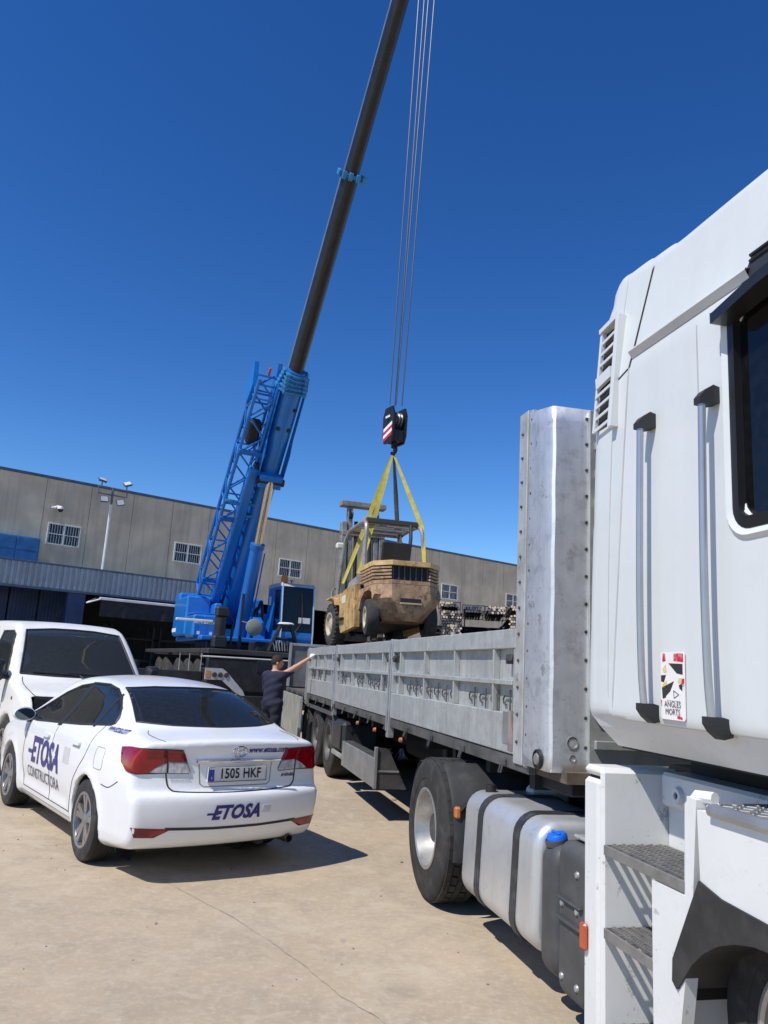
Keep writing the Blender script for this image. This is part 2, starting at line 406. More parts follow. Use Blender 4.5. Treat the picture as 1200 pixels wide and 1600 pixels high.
joint([(-4.6,10.1),(-1.44,6.31),(-.96,5.74),(-.51,5.13),(-.13,4.56),(.145,4.18),(1.6,2.0),(3.2,-.4)], .0045, 3)
joint([(-9.5,16.0),(-4.6,10.1)], .012, 4); joint([(-12,3.4),(-4.43,9.81),(-.9,12.9),(3.0,16.2)], .010, 5)
gr_ = MB(); _r = random.Random(21)
for _i in range(260):
    _x = _r.uniform(-6, 3.4); _y = _r.uniform(3.2, 13); _s = _r.choice((.004,.005,.006,.008,.012))*_r.uniform(.7,1.2); gr_.m = Matrix.Translation((_x, _y, _s*.35)) @ Matrix.Rotation(_r.uniform(0,6), 4, 'Z') @ Matrix.Rotation(_r.uniform(0,.5), 4, 'X'); gr_.box(-_s, _s*_r.uniform(.6,1.8), -_s, _s, -_s*.4, _s*.5, _s*.35)
gr_ = gr_.build('grit', mat('grit_stone', (.20,.175,.145), .9, var=.5, vs=40), None, 0); tag(gr_, 'scattered pebbles and grit on the concrete yard', 'grit', kind='stuff')
# ================================================================ warehouse
BAZ = R_(51.86); BW = Vector((math.sin(BAZ), math.cos(BAZ), 0)); BN = Vector((BW.y, -BW.x, 0)); BO = BN*(-34.20)
wh = empty('warehouse', BO+BW*20, math.atan2(BW.y, BW.x), 'long grey precast concrete warehouse with barred windows and blue ground floor', 'building')
T0 = 20.0          # local x = t-20 ; local -y faces the yard
CONC = [mat('precast_concrete_%d' % i, c, .9, var=.14, vs=.8, bump=.15, bs=40, streak=((.33,.28,.215), .6, 3.2), dirt=((.47,.40,.31), .4, 1.1)) for i, c in enumerate([(.60,.505,.37), (.625,.525,.385), (.58,.49,.36)])]
NAVY = mat('navy_cladding', (.018,.04,.12), .45, var=.25, vs=2, dirt=((.05,.06,.09), .4, 3))
FLASH = mat('blue_flashing', (.06,.10,.16), .5, var=.2)
WHITEM = mat('white_window_frame', (.72,.72,.70), .5, var=.06, dirt=((.45,.43,.4), .4, 6))
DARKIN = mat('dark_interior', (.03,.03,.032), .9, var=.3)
PANE = mat('dark_window_pane', (.02,.025,.035), .12, var=.2, spec=.6)
PW = 1.905; P0 = 8.47
def lx(t): return t-T0
k0, k1 = -9, 24
for k in range(k0, k1):
    a = P0+k*PW; b = a+PW; g_ = .009; z1 = 8.92; mb = MB()
    low = 0.0
    if b <= 9.9 or a < 22.4: low = 4.6
    if 22.4 <= a < 26.2: low = 5.35
    yo = random.uniform(-.006, .006)
    def bx(u0, u1, v0, v1): mb.box(lx(u0), lx(u1), yo, .2+yo, v0, v1)
    if k % 3 == 0:
        w0 = a+.27; w1 = w0+1.39
        # one panel cast round its window opening
        O = [(lx(a+g_), low), (lx(b-g_), low), (lx(b-g_), z1), (lx(a+g_), z1)]; I = [(lx(w0), 6.12), (lx(w1), 6.12), (lx(w1), 7.04), (lx(w0), 7.04)]
        V = [(x, yo, z) for x, z in O+I]+[(x, .2+yo, z) for x, z in O+I]; F = []
        for i in range(4):
            j = (i+1) % 4; F += [(i, j, 4+j, 4+i), (8+j, 8+i, 12+i, 12+j), (i, 8+i, 8+j, j), (4+i, 4+j, 12+j, 12+i)]
        mb.add(V, F)
        pn = mb.build('wall_panel', CONC[k % 3], wh, 0)
        f = MB(); fr = .05
        for (u0, u1, v0, v1) in ((w0, w1, 6.12, 6.12+fr), (w0, w1, 7.04-fr, 7.04), (w0, w0+fr, 6.12+fr, 7.04-fr), (w1-fr, w1, 6.12+fr, 7.04-fr), ((w0+w1)/2-.03, (w0+w1)/2+.03, 6.12+fr, 7.04-fr), (w0+fr, (w0+w1)/2-.03, 6.565, 6.595), ((w0+w1)/2+.03, w1-fr, 6.565, 6.595)):
            f.box(lx(u0), lx(u1), -.03, .06, v0, v1, .004)
        win = f.build('window', WHITEM, wh)
        q = MB(); q.box(lx(w0+.02), lx(w1-.02), .10, .12, 6.14, 7.02); q.build('pane', PANE, win, 0)
        for i in range(12):
            u = w0+.09+(w1-w0-.18)*i/11
            if abs(u-(w0+w1)/2) < .04: continue
            q = MB(); q.cyl((lx(u), .03, 6.17), (lx(u), .03, 6.99), .011, 6); q.build('bar', WHITEM, win)
    else:
        bx(a+g_, b-g_, low, z1); mb.build('wall_panel', CONC[(k*7+1) % 3], wh, 0)
L0, L1 = P0+k0*PW, P0+k1*PW
b_ = MB(); b_.box(lx(L0), lx(L1), .205, .24, 4.6, 8.85); b_.build('wall_backing', mat('grey_render', (.2,.19,.17), .9), wh, 0)
b_ = MB(); b_.box(lx(L0)-.05, lx(L1)+.05, -.06, .34, 8.925, 9.04, .01); b_.build('parapet_flashing', FLASH, wh)
# hall body behind: roof slab, back and side walls keep the inside dark
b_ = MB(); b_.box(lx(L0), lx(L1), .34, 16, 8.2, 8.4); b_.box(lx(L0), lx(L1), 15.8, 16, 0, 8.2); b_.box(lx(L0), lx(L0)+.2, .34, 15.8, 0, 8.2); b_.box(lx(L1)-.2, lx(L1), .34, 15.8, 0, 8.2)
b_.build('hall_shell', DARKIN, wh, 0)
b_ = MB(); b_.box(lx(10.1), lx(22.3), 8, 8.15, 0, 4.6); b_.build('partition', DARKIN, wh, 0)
# blue ground floor left of the opening: ribbed sheets
for i in range(16):
    a = L0+.05+i*(9.95-L0)/16; b = L0+(i+1)*(9.95-L0)/16
    mb = MB(); n_ = 8; w = (b-a)/n_
    for q in range(n_): mb.box(lx(a+q*w+w*.12), lx(a+q*w+w*.72), -.02, .0, .05, 4.55)
    mb.box(lx(a), lx(b-.01), 0., .06, .02, 4.58); mb.build('cladding_sheet', NAVY, wh, 0)
# canopy: deck, ribbed fascia sheets, trims
FY = -2.5
b_ = MB(); b_.box(lx(L0), lx(17.3), FY+.06, -.012, 4.86, 4.95); b_.build('canopy_deck', mat('canopy_deck', (.12,.12,.125), .8), wh, 0)
FASC = mat('fascia_sheet', (.31,.345,.395), .42, metal=.25, var=.12, vs=1.5, dirt=((.2,.2,.2), .3, 2), streak=((.15,.16,.18), .4, 5))
for i in range(24):
    a = L0+i*(17.3-L0)/24; b = L0+(i+1)*(17.3-L0)/24; mb = MB(); n_ = 5; w = (b-a)/n_; pts = []
    for q in range(n_):
        u = a+q*w; pts += [(u, 0), (u+w*.30, 0), (u+w*.42, -.045), (u+w*.88, -.045)]
    pts.append((b-.004, 0)); rows = [[(lx(u), FY+y, 4.10) for u, y in pts], [(lx(u), FY+y, 4.98) for u, y in pts]]
    mb.loft(rows, False, False); mb.build('fascia_sheet', FASC, wh, 20)
b_ = MB(); b_.box(lx(L0)-.02, lx(17.3)+.02, FY-.07, FY+.08, 4.98, 5.06, .01); b_.build('fascia_cap', FLASH, wh)
b_ = MB(); b_.box(lx(L0)-.02, lx(17.3)+.02, FY-.06, FY+.10, 4.0, 4.10, .01); b_.build('fascia_drip', FLASH, wh)
for t in (9.25, 17.0, 3.2, -3):
    b_ = MB(); b_.box(lx(t), lx(t+.68), FY+.02, FY+.30, 0, 4.0, .01); b_.build('canopy_post', NAVY, wh)
# doorway surround at the right
b_ = MB(); b_.box(lx(22.0), lx(22.35), -.02, .18, 0, 4.58, .01); b_.build('door_jamb', NAVY, wh); b_ = MB(); b_.box(lx(26.3), lx(26.5), -.02, -.003, 0, 5.33, .005); b_.build('door_jamb', NAVY, wh)
# a few dim things stored inside
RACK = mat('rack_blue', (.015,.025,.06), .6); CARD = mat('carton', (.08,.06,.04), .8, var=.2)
for i in range(3):
    t = 11.2+i*2.6; r_ = empty('storage_rack', BO+BW*t-BN*5.2, math.atan2(BW.y, BW.x), ['storage rack inside the dark doorway, nearest the blue post', 'storage rack inside the dark doorway, middle one', 'storage rack inside the dark doorway, nearest the crane'][i], 'rack', 'racks inside the doorway')
    for x in (0, 2.2):
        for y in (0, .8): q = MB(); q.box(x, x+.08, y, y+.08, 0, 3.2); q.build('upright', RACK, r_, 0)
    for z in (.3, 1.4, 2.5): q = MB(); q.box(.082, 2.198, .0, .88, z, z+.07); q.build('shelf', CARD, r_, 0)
    
# ---- things on the facade
aw = empty('awning', BO+BW*12.4-BN*FY, math.atan2(BW.y, BW.x), 'dark retractable awning with white front bar under the canopy', 'awning')
q = MB(); q.box(-2.1, 2.2, -.62, -.52, 3.80, 3.90, .015); q.build('front_bar', mat('white_bar', (.75,.76,.78), .4), aw)
rows = []
for i in range(25):
    x = -2.05+4.2*i/24; s_ = .015*math.sin(i*1.9)+.01*math.sin(i*.7)
    rows.append([(x, .25+s_, 3.97), (x, -.3+s_, 3.86), (x, -.56+s_, 3.82), (x, -.58+s_*2, 3.5), (x, -.57+s_*3, 3.15)])
q = MB(); q.loft(rows, False, False); q.build('fabric', mat('awning_fabric', (.022,.024,.032), .85, var=.25, vs=5), aw, 60)
for x in (-2.0, 2.1):
    q = MB(); q.tube([(x, .22, 3.90), (x-.45, -.15, 3.66), (x-.02, -.55, 3.84)], .03, 8); q.build('folding_arm', MATS['white_bar'], aw)
def flood(parent, loc, tilt, lean):
    m4 = Matrix.Translation(Vector(loc)) @ Matrix.Rotation(lean, 4, 'Y') @ Matrix.Rotation(tilt, 4, 'X')
    m4 = m4 @ Matrix.Scale(.72, 4); q = MB(); q.m = m4; q.box(-.24, .24, -.05, .05, -.19, .19, .02); o = q.build('floodlight', mat('floodlight_housing', (.09,.1,.11), .5), parent)
    q = MB(); q.m = m4; q.box(-.20, .20, -.058, -.051, -.15, .15, .002); q.build('lens', mat('floodlight_glass', (.55,.56,.56), .15), o)
    q = MB(); q.m = m4; 
    for k in range(6): q.box(-.22, .22, .05, .085, -.16+k*.06, -.14+k*.06)
    q.build('cooling_fin', MATS['floodlight_housing'], o, 0)
lm = empty('light_mast', BO+BW*10.75+BN*1.6+Vector((0,0,4.95)), math.atan2(BW.y, BW.x), 'white light mast with four floodlights standing on the canopy roof', 'light mast')
q = MB(); q.cyl((0,0,.02), (0,0,3.0), .075, 14, .06); q.build('mast', mat('mast_white', (.62,.62,.6), .45, var=.1), lm)
q = MB(); q.cyl((0,0,2.98), (0,0,3.75), .05, 12); q.build('upper_mast', mat('mast_dark', (.12,.13,.15), .5), lm)
q = MB(); q.box(-.2, .2, -.2, .2, 0, .022, .004); q.build('base_plate', MATS['mast_dark'], lm)
q = MB()
for a, b in (((-.62,0,3.72),(.62,0,3.72)), ((-.62,0,3.72),(-.62,0,3.42)), ((.62,0,3.72),(.62,0,3.42)), ((-.62,0,3.42),(.62,0,3.42))): q.cyl(a, b, .028, 8)
q.build('cross_frame', MATS['mast_dark'], lm)
flood(lm, (-.5, -.03, 4.0), R_(-58), R_(8)); flood(lm, (.6, .02, 4.03), R_(-50), R_(-22)); flood(lm, (-.36, -.12, 3.17), R_(-14), R_(-4)); flood(lm, (.34, -.12, 3.13), R_(-14), R_(-18))
q = MB(); q.box(-.52, -.48, -.02, .02, 3.70, 3.9); q.box(.56, .60, -.02, .02, 3.70, 3.92); q.build('bracket', MATS['mast_dark'], lm, 0)
cd = empty('security_camera', BO+BW*8.85+BN*.02+Vector((0,0,7.62)), math.atan2(BW.y, BW.x), 'white dome security camera on concrete wall above the barred window', 'camera')
q = MB(); q.box(-.08, .08, -.16, .0, .02, .1, .02); q.tube([(0,-.1,.06),(.1,-.3,.1),(.16,-.42,.06)], .05, 8); q.build('wall_arm', MATS['white_bar'], cd)
q = MB(); q.lathe([(.001,.12),(.09,.10),(.13,.03),(.13,-.03)], 16, 'z', (.18,-.45,0)); q.build('housing', MATS['white_bar'], cd)
q = MB(); q.lathe([(.12,-.03),(.10,-.10),(.05,-.145),(.001,-.15)], 16, 'z', (.18,-.45,0)); q.build('dome', mat('dark_dome', (.02,.02,.022), .08), cd)
bb = empty('blue_cabinet', BO+BW*6.2+BN*.02+Vector((0,0,5.06)), math.atan2(BW.y, BW.x), 'blue panelled box on the canopy roof against the concrete wall', 'cabinet')
q = MB(); q.box(-3.2, 2.22, -.42, -.01, 0, 1.18, .01); q.build('box', mat('cabinet_blue', (.03,.15,.36), .5, var=.2, vs=3), bb)
for i in range(6):
    for j in range(2): q = MB(); q.box(-3.17+i*.9, -3.17+i*.9+.85, -.455, -.42, .04+j*.57, .04+j*.57+.53, .01); q.build('panel', MATS['cabinet_blue'], bb)
# ================================================================ vehicles: shared pieces
CARW = mat('white_car_paint', (.80,.81,.81), .28, var=.02, vs=2, coat=.6, dirt=((.62,.60,.56), .18, 5))
GAP = mat('panel_gap', (.02,.02,.02), .8, var=0)
RUB = mat('tyre_rubber', (.028,.027,.026), .85, var=.25, vs=9, bump=.2, bs=120, dirt=((.12,.105,.09), .45, 6))
BLKPL = mat('black_plastic', (.018,.018,.02), .5, var=.2, vs=8)
ALLOY = mat('alloy_rim', (.36,.36,.37), .34, metal=.85, var=.1, dirt=((.22,.2,.18), .4, 14))
CHROME = mat('chrome', (.8,.8,.82), .08, metal=1., var=0)
GLASS = glass_mat('car_glass', (.50,.57,.54), mixf=.3, film=.06)
GLASSV = glass_mat('van_glass', (.62,.68,.65), mixf=.4, film=.11)
NAVYL = mat('navy_lettering', (.03,.03,.17), .4, var=.05)
def car_wheel(parent, c, r, w, side, spokes=5):
    """wheel > tyre, rim ; side=+1 outward is +y"""
    root = empty('wheel', c); root.parent = parent; s = side; ri = r*.66
    q = MB(); prof = [(ri, -w*.5*s), (ri+.01, -w*.52*s), (r*.86, -w*.54*s), (r*.965, -w*.48*s), (r, -w*.36*s)]
    for k in range(-2, 3): prof += [(r, (k*.14-.045)*w*s), (r-.007, (k*.14-.03)*w*s), (r-.007, (k*.14+.03)*w*s), (r, (k*.14+.045)*w*s)]
    prof += [(r, w*.36*s), (r*.965, w*.48*s), (r*.86, w*.54*s), (ri+.012, w*.53*s), (ri, w*.5*s), (ri-.02, w*.44*s)]
    q.lathe(prof, 56); q.build('tyre', RUB, root)
    q = MB(); q.lathe([(ri+.012, w*.515*s), (ri+.004, w*.545*s), (ri-.014, w*.53*s), (ri-.02, w*.40*s), (ri-.035, -w*.1*s), (ri-.03, -w*.5*s)], 48)
    for i in range(spokes):
        for d in (-.19, .19):
            a = 2*math.pi*i/spokes+d+.3; b = 2*math.pi*i/spokes+d*.55+.3
            p0 = (math.cos(b)*r*.12, math.sin(b)*r*.12); p1 = (math.cos(a)*(ri-.008), math.sin(a)*(ri-.008)); t = Vector((-(p1[1]-p0[1]), p1[0]-p0[0])).normalized(); rows = []
            for f, hw, y in ((0, .024, .42), (.5, .021, .455), (1, .027, .50)):
                x = p0[0]+(p1[0]-p0[0])*f; z = p0[1]+(p1[1]-p0[1])*f
                rows.append([(x+t.x*hw, y*w*s, z+t.y*hw), (x-t.x*hw, y*w*s, z-t.y*hw), (x-t.x*hw*1.1, (y*w-.045)*s, z-t.y*hw*1.1), (x+t.x*hw*1.1, (y*w-.045)*s, z+t.y*hw*1.1)])
            q.loft(rows)
    q.lathe([(.001, w*.47*s), (.045, w*.465*s), (.06, w*.42*s), (.075, w*.20*s)], 20)
    q.build('rim', ALLOY, root)
    q = MB(); q.lathe([(.001, .1*w*s), (ri-.06, .1*w*s), (ri-.06, -.1*w*s)], 24); q.build('brake_disc', mat('brake_iron', (.10,.09,.085), .6, metal=.6), root)
    return root

# ================================================================ white sedan
CAR = empty('parked_sedan', (-1.667, 7.374, 0), az_rot(-.6496), 'white sedan with blue company lettering parked in the open yard', 'car')
h = .017; ax = np.arange(-1.16, 3.76, h); ay = np.arange(-1.0, 1.0+h, h); az_ = np.arange(.08, 1.58, h)
top = bez([(-.86,.235),(-.955,.265),(-1.015,.345),(-1.045,.45),(-1.055,.56),(-1.05,.625),(-1.03,.655),(-.995,.675),(-.975,.74),(-.965,.84),(-.968,.94),(-.985,1.01),(-.985,1.04),(-.955,1.062),(-.84,1.085),(-.72,1.105),(-.62,1.125),(-.52,1.16),(-.3,1.26),(-.08,1.345),(.14,1.412),(.38,1.455),(.75,1.486),(1.15,1.496),(1.5,1.478),(1.75,1.43),(2.0,1.33),(2.3,1.175),(2.52,1.055),(2.68,1.005),(3.0,.95),(3.25,.885),(3.45,.80),(3.56,.71),(3.62,.60),(3.63,.46),(3.60,.34),(3.52,.235),(3.4,.19)], 5)
G2a = np.arange(-1.5, 4.1, h); G2z = np.arange(-.1, 1.8, h); SD = poly_sdf(top+[(3.0,.17),(-.5,.18)], *np.meshgrid(G2a, G2z, indexing='ij'))
A, B, Z = np.meshgrid(ax, ay, az_, indexing='ij'); aB = np.abs(B)
sm = lambda x, a, b: np.clip((x-a)/(b-a), 0, 1)**2*(3-2*np.clip((x-a)/(b-a), 0, 1))
shift = -.17*aB**2.2*(1-sm(A, .1, 1.2))+.30*aB**2.2*sm(A, 1.6, 2.6)
crown = .055*(aB/.6)**2*sm(Z, 1.0, 1.2)+.035*aB**2*(1-sm(Z, 1.0, 1.2))*sm(Z, .75, .95)
F0 = bil(SD, G2a[0], G2z[0], h, A+shift, Z+crown)
zl = [.1,.18,.24,.32,.45,.60,.72,.84,.92,.98,1.03,1.08,1.17,1.26,1.36,1.44,1.6]; wl = [.70,.80,.850,.868,.880,.893,.898,.893,.878,.852,.815,.777,.722,.667,.607,.55,.44]
Wt = np.interp(Z, zl, wl)
Wt = Wt*(1-.062*sm(-A, .2, 1.0)-.075*sm(A, 2.9, 3.6)) - .028*sm(-A, -.6, .5)*sm(Z, 1.0, 1.12)
door = .012*np.exp(-((Z-.40)/.07)**2)*sm(A, .42, .6)*(1-sm(A, 2.1, 2.25))           # scooped lower door
F1 = (aB-Wt+door)*.93
F0 = smax(F0, F1, .055)
# flared wheel arches
for a0 in (0., 2.70):
    rr = np.sqrt((A-a0)**2+(Z-.325)**2); F0 = F0-.012*np.exp(-((rr-.38)/.05)**2)*sm(aB, .75, .85)
FB = F0.copy()
for a0 in (0., 2.70):
    rr = np.sqrt((A-a0)**2+(Z-.33)**2)-.352; F0 = np.maximum(F0, -np.maximum(rr, .50-aB))
cav = np.maximum.reduce([FB+.045, .42-Z, A-2.75, -.62-A]); Fs = np.maximum(F0, -np.maximum(cav, -10))
DLO = [(2.32,.975),(1.95,1.14),(1.65,1.275),(1.35,1.36),(1.0,1.402),(.65,1.405),(.36,1.375),(.15,1.315),(-.02,1.225),(-.10,1.16),(-.105,1.115),(-.04,1.095),(.6,1.045),(1.3,1.005),(1.9,.975)]
dl = poly_sdf([(2.26,.995)]+[(a, z) for a, z in DLO[1:]], *np.meshgrid(ax, az_, indexing='ij'))[:, None, :]
Fs = np.maximum(Fs, -np.maximum(dl+.012, .42-aB))
RW = [(-.655,1.145),(-.585,1.30),(-.535,1.395),(-.3,1.415),(0,1.42),(.3,1.415),(.535,1.395),(.585,1.30),(.655,1.145),(.4,1.13),(0,1.125),(-.4,1.13)]
WS = [(-.70,1.07),(-.58,1.38),(-.3,1.405),(0,1.41),(.3,1.405),(.58,1.38),(.70,1.07),(.4,1.05),(0,1.045),(-.4,1.05)]
rw = poly_sdf(RW, *np.meshgrid(ay, az_, indexing='ij'))[None]; ws = poly_sdf(WS, *np.meshgrid(ay, az_, indexing='ij'))[None]
Fs = np.maximum(Fs, -np.maximum(rw+.014, A-.62)); Fs = np.maximum(Fs, -np.maximum(ws+.014, 1.6-A))
P, Q = snets(Fs, (ax[0], ay[0], az_[0]), h); P = smooth_mesh(P, Q, 3)
np_obj('body', P, Q, CARW, CAR, 45)
P, Q = snets(FB, (ax[0], ay[0], az_[0]), h); P = smooth_mesh(P, Q, 3)
bv = BVHTree.FromPolygons(P.tolist(), Q.tolist())
SIDE = Proj(bv, (0, 3, 0), (1,0,0), (0,0,1), (0,-1,0)); SIDER = Proj(bv, (0, -3, 0), (1,0,0), (0,0,1), (0,1,0))
REAR = Proj(bv, (-4, 0, 0), (0,-1,0), (0,0,1), (1,0,0)); FRONT = Proj(bv, (6, 0, 0), (0,1,0), (0,0,1), (-1,0,0))
COR = Proj(bv, (-2.5, 2.5, 0), (1,1,0), (0,0,1), (1,-1,0)); CORR = Proj(bv, (-2.5, -2.5, 0), (-1,1,0), (0,0,1), (1,1,0))
for pj in (SIDE, SIDER):
    side_glass = pj.patch('side_window', DLO, GLASS, CAR, .0025, .06, .003)
    pj.patch('window_divider', [(1.20,.985),(1.10,1.408),(.985,1.408),(1.09,.99)], BLKPL, CAR, .005, .06, .006)
    pj.patch('window_divider', [(.30,1.05),(.20,1.345),(.16,1.335),(.255,1.05)], BLKPL, CAR, .005, .06, .006)
    n_ = len(DLO); pj.line('window_trim', [(a, z) for a, z in DLO], .012, BLKPL, CAR, .002, .05, True)
    pj.patch('mirror_sail', [(2.32,.975),(2.08,1.09),(2.06,.975)], BLKPL, CAR, .006, .06, .006)
REAR.patch('rear_window', RW, GLASS, CAR, .003, .07, .003)
REAR.line('rear_window_seal', RW, .007, BLKPL, CAR, .003, .05, True)
FRONT.patch('windscreen', [(-b, z) for b, z in WS], GLASS, CAR, .003, .07, .003)
# interior
INT = mat('car_interior', (.11,.11,.112), .8, var=.2); BEI = mat('seat_cloth', (.22,.22,.225), .9, var=.15)
q = MB(); q.box(-.45, 2.7, -.72, .72, .30, .40); q.build('floor_tub', INT, CAR, 0)
q = MB(); q.prism([(-.62,1.065),(-.05,1.03),(-.08,1.0),(-.6,1.03)], 'y', -.66, .66); q.build('parcel_shelf', INT, CAR)
q = MB(); q.prism([(2.05,.98),(2.5,1.0),(2.6,.6),(2.15,.6)], 'y', -.66, .66); q.build('dashboard', INT, CAR)
for (x, ys, w) in ((.10, (-.36, .36), .5), (1.25, (-.36, .36), .5)):
    for y in ys:
        st = empty('seat', (x, y, .4)); st.parent = CAR
        q = MB(); q.prism([(.0,.05),(.55,.10),(.58,.0),(.02,-.02)], 'y', -w/2, w/2); q.build('cushion', BEI, st)
        q = MB(); q.prism([(-.02,.05),(.10,.05),(-.08,.68),(-.19,.66)], 'y', -w/2, w/2); q.build('backrest', BEI, st)
        q = MB(); q.box(-.22, -.11, -.13, .13, .68, .86, .04); q.build('headrest', BEI, st)
q = MB(); q.lathe([(.19,-.012),(.202,0),(.19,.012),(.178,0),(.19,-.012)], 24, 'x', (1.88,.36,.92)); q.build('steering_wheel', INT, CAR)
q = MB(); q.box(-.42, -.22, -.28, .0, 1.062, 1.068); q.build('paper', mat('paper_white', (.7,.7,.68), .8), CAR)
# wheel wells
for a0 in (0., 2.70):
    for s in (1, -1):
        q = MB(); q.lathe([(.36, .50*s), (.36, .84*s)], 28, 'y', (a0, 0, .33), R_(-20), R_(200)); q.build('wheel_well', GAP, CAR)
        q = MB(); q.lathe([(.001, .505*s), (.36, .50*s)], 28, 'y', (a0, 0, .33)); q.build('wheel_well', GAP, CAR)
        car_wheel(CAR, (a0, s*.775, .325), .325, .215, s)
q = MB(); q.box(-.72, 3.2, -.66, .66, .20, .30); q.build('underbody', GAP, CAR, 0)
# panel gaps
def gaps(pj, lines, par, r=.0035):
    for l in lines: pj.line('panel_gap', l, r, GAP, par, .0005, .04)
for pj in (SIDE, SIDER):
    gaps(pj, [bez([(1.13,.99),(1.125,.75),(1.12,.5),(1.10,.31)], 4), bez([(2.10,.94),(2.13,.75),(2.14,.55),(2.06,.31)], 4), bez([(.04,1.08),(.10,.86),(.24,.72),(.38,.58),(.42,.42),(.44,.31)], 4), [(2.06,.31),(1.10,.31),(.44,.31)],
              bez([(-.36,.66),(-.50,.655),(-.66,.72)], 4)], CAR)
    pj.line('fuel_flap' , rrect(-.33,-.13,.76,.93,.035), .003, mat('gap_soft', (.25,.25,.25), .8), CAR, 0, .03, True)
    for a0, zz in ((.40,.90), (1.35,.875)):
        q = pj.patch('door_handle', rrect(a0-.11, a0+.11, zz-.018, zz+.018, .017), CARW, CAR, .026, .03, .026)
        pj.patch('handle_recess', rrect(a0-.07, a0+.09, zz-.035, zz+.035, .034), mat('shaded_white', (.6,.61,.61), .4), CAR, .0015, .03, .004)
    pj.line('sill_line', [(2.18,.262),(.42,.262)], .006, MATS['gap_soft'], CAR, 0, .06)
# mirrors
for s in (1, -1):
    mr_ = empty('mirror', (2.12, s*.93, 1.02)); mr_.parent = CAR
    q = MB(); rings = []
    for x, sc_ in ((-.06, .93), (-.02, 1.0), (.04, .92), (.09, .62), (.115, .2)):
        rings.append([(x, s*(.02+u*.115*sc_), .0+v*.075*sc_) for u, v in circ(0, 0, 1, 16)])
    q.loft(rings); q.build('mirror_shell', CARW, mr_)
    q = MB(); q.loft([[(-.061, s*(.02+u*.10), v*.062) for u, v in circ(0, 0, 1, 16)], [(-.064, s*(.02+u*.098), v*.060) for u, v in circ(0, 0, 1, 16)]]); q.build('mirror_glass', mat('mirror_glass', (.1,.11,.12), .03, metal=.9, var=0), mr_)
    q = MB(); q.tube([(0, -s*.15, -.06), (.0, -s*.02, -.055)], .028, 8); q.build('mirror_arm', BLKPL, mr_)
REDL = mat('red_lamp', (.25,.002,.008), .08, var=.25, vs=9, coat=.6); CLRL = mat('clear_lamp', (.50,.48,.49), .15, var=.3, vs=26, coat=.6); REDD = mat('dark_red_lamp', (.17,.004,.010), .12, var=.3, coat=.5)
SILV = mat('silver_print', (.55,.55,.54), .5); TOP = Proj(bv, (0,0,3), (1,0,0), (0,1,0), (0,0,-1))
for pj, f in ((COR, 1), (CORR, -1)):
    lp = empty('tail_lamp', (-.9, .65*f, .9)); lp.parent = CAR
    def pt(name, poly, m, off): 
        o = pj.patch(name, [(u*f, z) for u, z in poly], m, CAR, off, .03, off+.01); o.parent = lp; o.matrix_parent_inverse = Matrix.Translation((.9, -.65*f, -.9))
    pt('outer_lens', [(.165,.972),(.05,.985),(-.086,.990),(-.222,.986),(-.233,.893),(-.165,.855),(-.115,.808),(-.043,.804),(.05,.825),(.125,.872)], REDL, .014)
    pt('reverse_lens', [(-.233,.886),(-.165,.848),(-.122,.812),(-.238,.810)], CLRL, .012)
    pt('inner_lens', [(-.230,.986),(-.331,.980),(-.357,.888),(-.241,.893)], REDL, .014)
    pt('inner_clear_lens', [(-.243,.886),(-.359,.881),(-.385,.812),(-.378,.806),(-.246,.810)], CLRL, .012)
    for cl_ in ([(.165,.972),(.05,.985),(-.086,.990),(-.222,.986),(-.331,.980),(-.357,.888),(-.385,.812),(-.378,.806),(-.246,.810),(-.115,.806),(-.043,.802),(.05,.823),(.125,.870)],): pj.line('lamp_seal', [(u*f, z) for u, z in cl_], .006, BLKPL, CAR, .004, .03, True)
    pj.line('lamp_split', [(-.2265*f,.988),(-.240*f,.812)], .006, BLKPL, CAR, .010, .03)
    for z in (.955,.925): pt('lens_rib', [(-.10,z+.004),(-.34,z),(-.34,z-.004),(-.10,z)], REDD, .0155)
    pj.patch('bumper_reflector', [(-.065*f,.425),(-.335*f,.408),(-.215*f,.345),(-.09*f,.35)], REDD, CAR, .004, .04, .008)
    pj.patch('reflector_insert', [(-.19*f,.405),(-.31*f,.401),(-.215*f,.358),(-.185*f,.357)], REDL, CAR, .006, .04, .006)
REAR.patch('bumper_strip', [(-.56,.398),(-.2,.388),(.2,.388),(.56,.398),(.58,.42),(.2,.408),(-.2,.408),(-.58,.42)], BLKPL, CAR, .003, .05, .008)
gaps(REAR, [bez([(-.605,.99),(-.592,.88),(-.575,.74),(-.545,.69),(-.48,.672),(-.2,.662),(0,.66),(.2,.662),(.48,.672),(.545,.69),(.575,.74),(.592,.88),(.605,.99)], 4)], CAR, .006)
for s in (1, -1): gaps(TOP, [bez([(-.55,.62*s),(-.66,.655*s),(-.82,.64*s),(-.90,.607*s)], 4), bez([(-.36,.60*s),(-.1,.565*s),(.14,.53*s)],4)], CAR, .003)
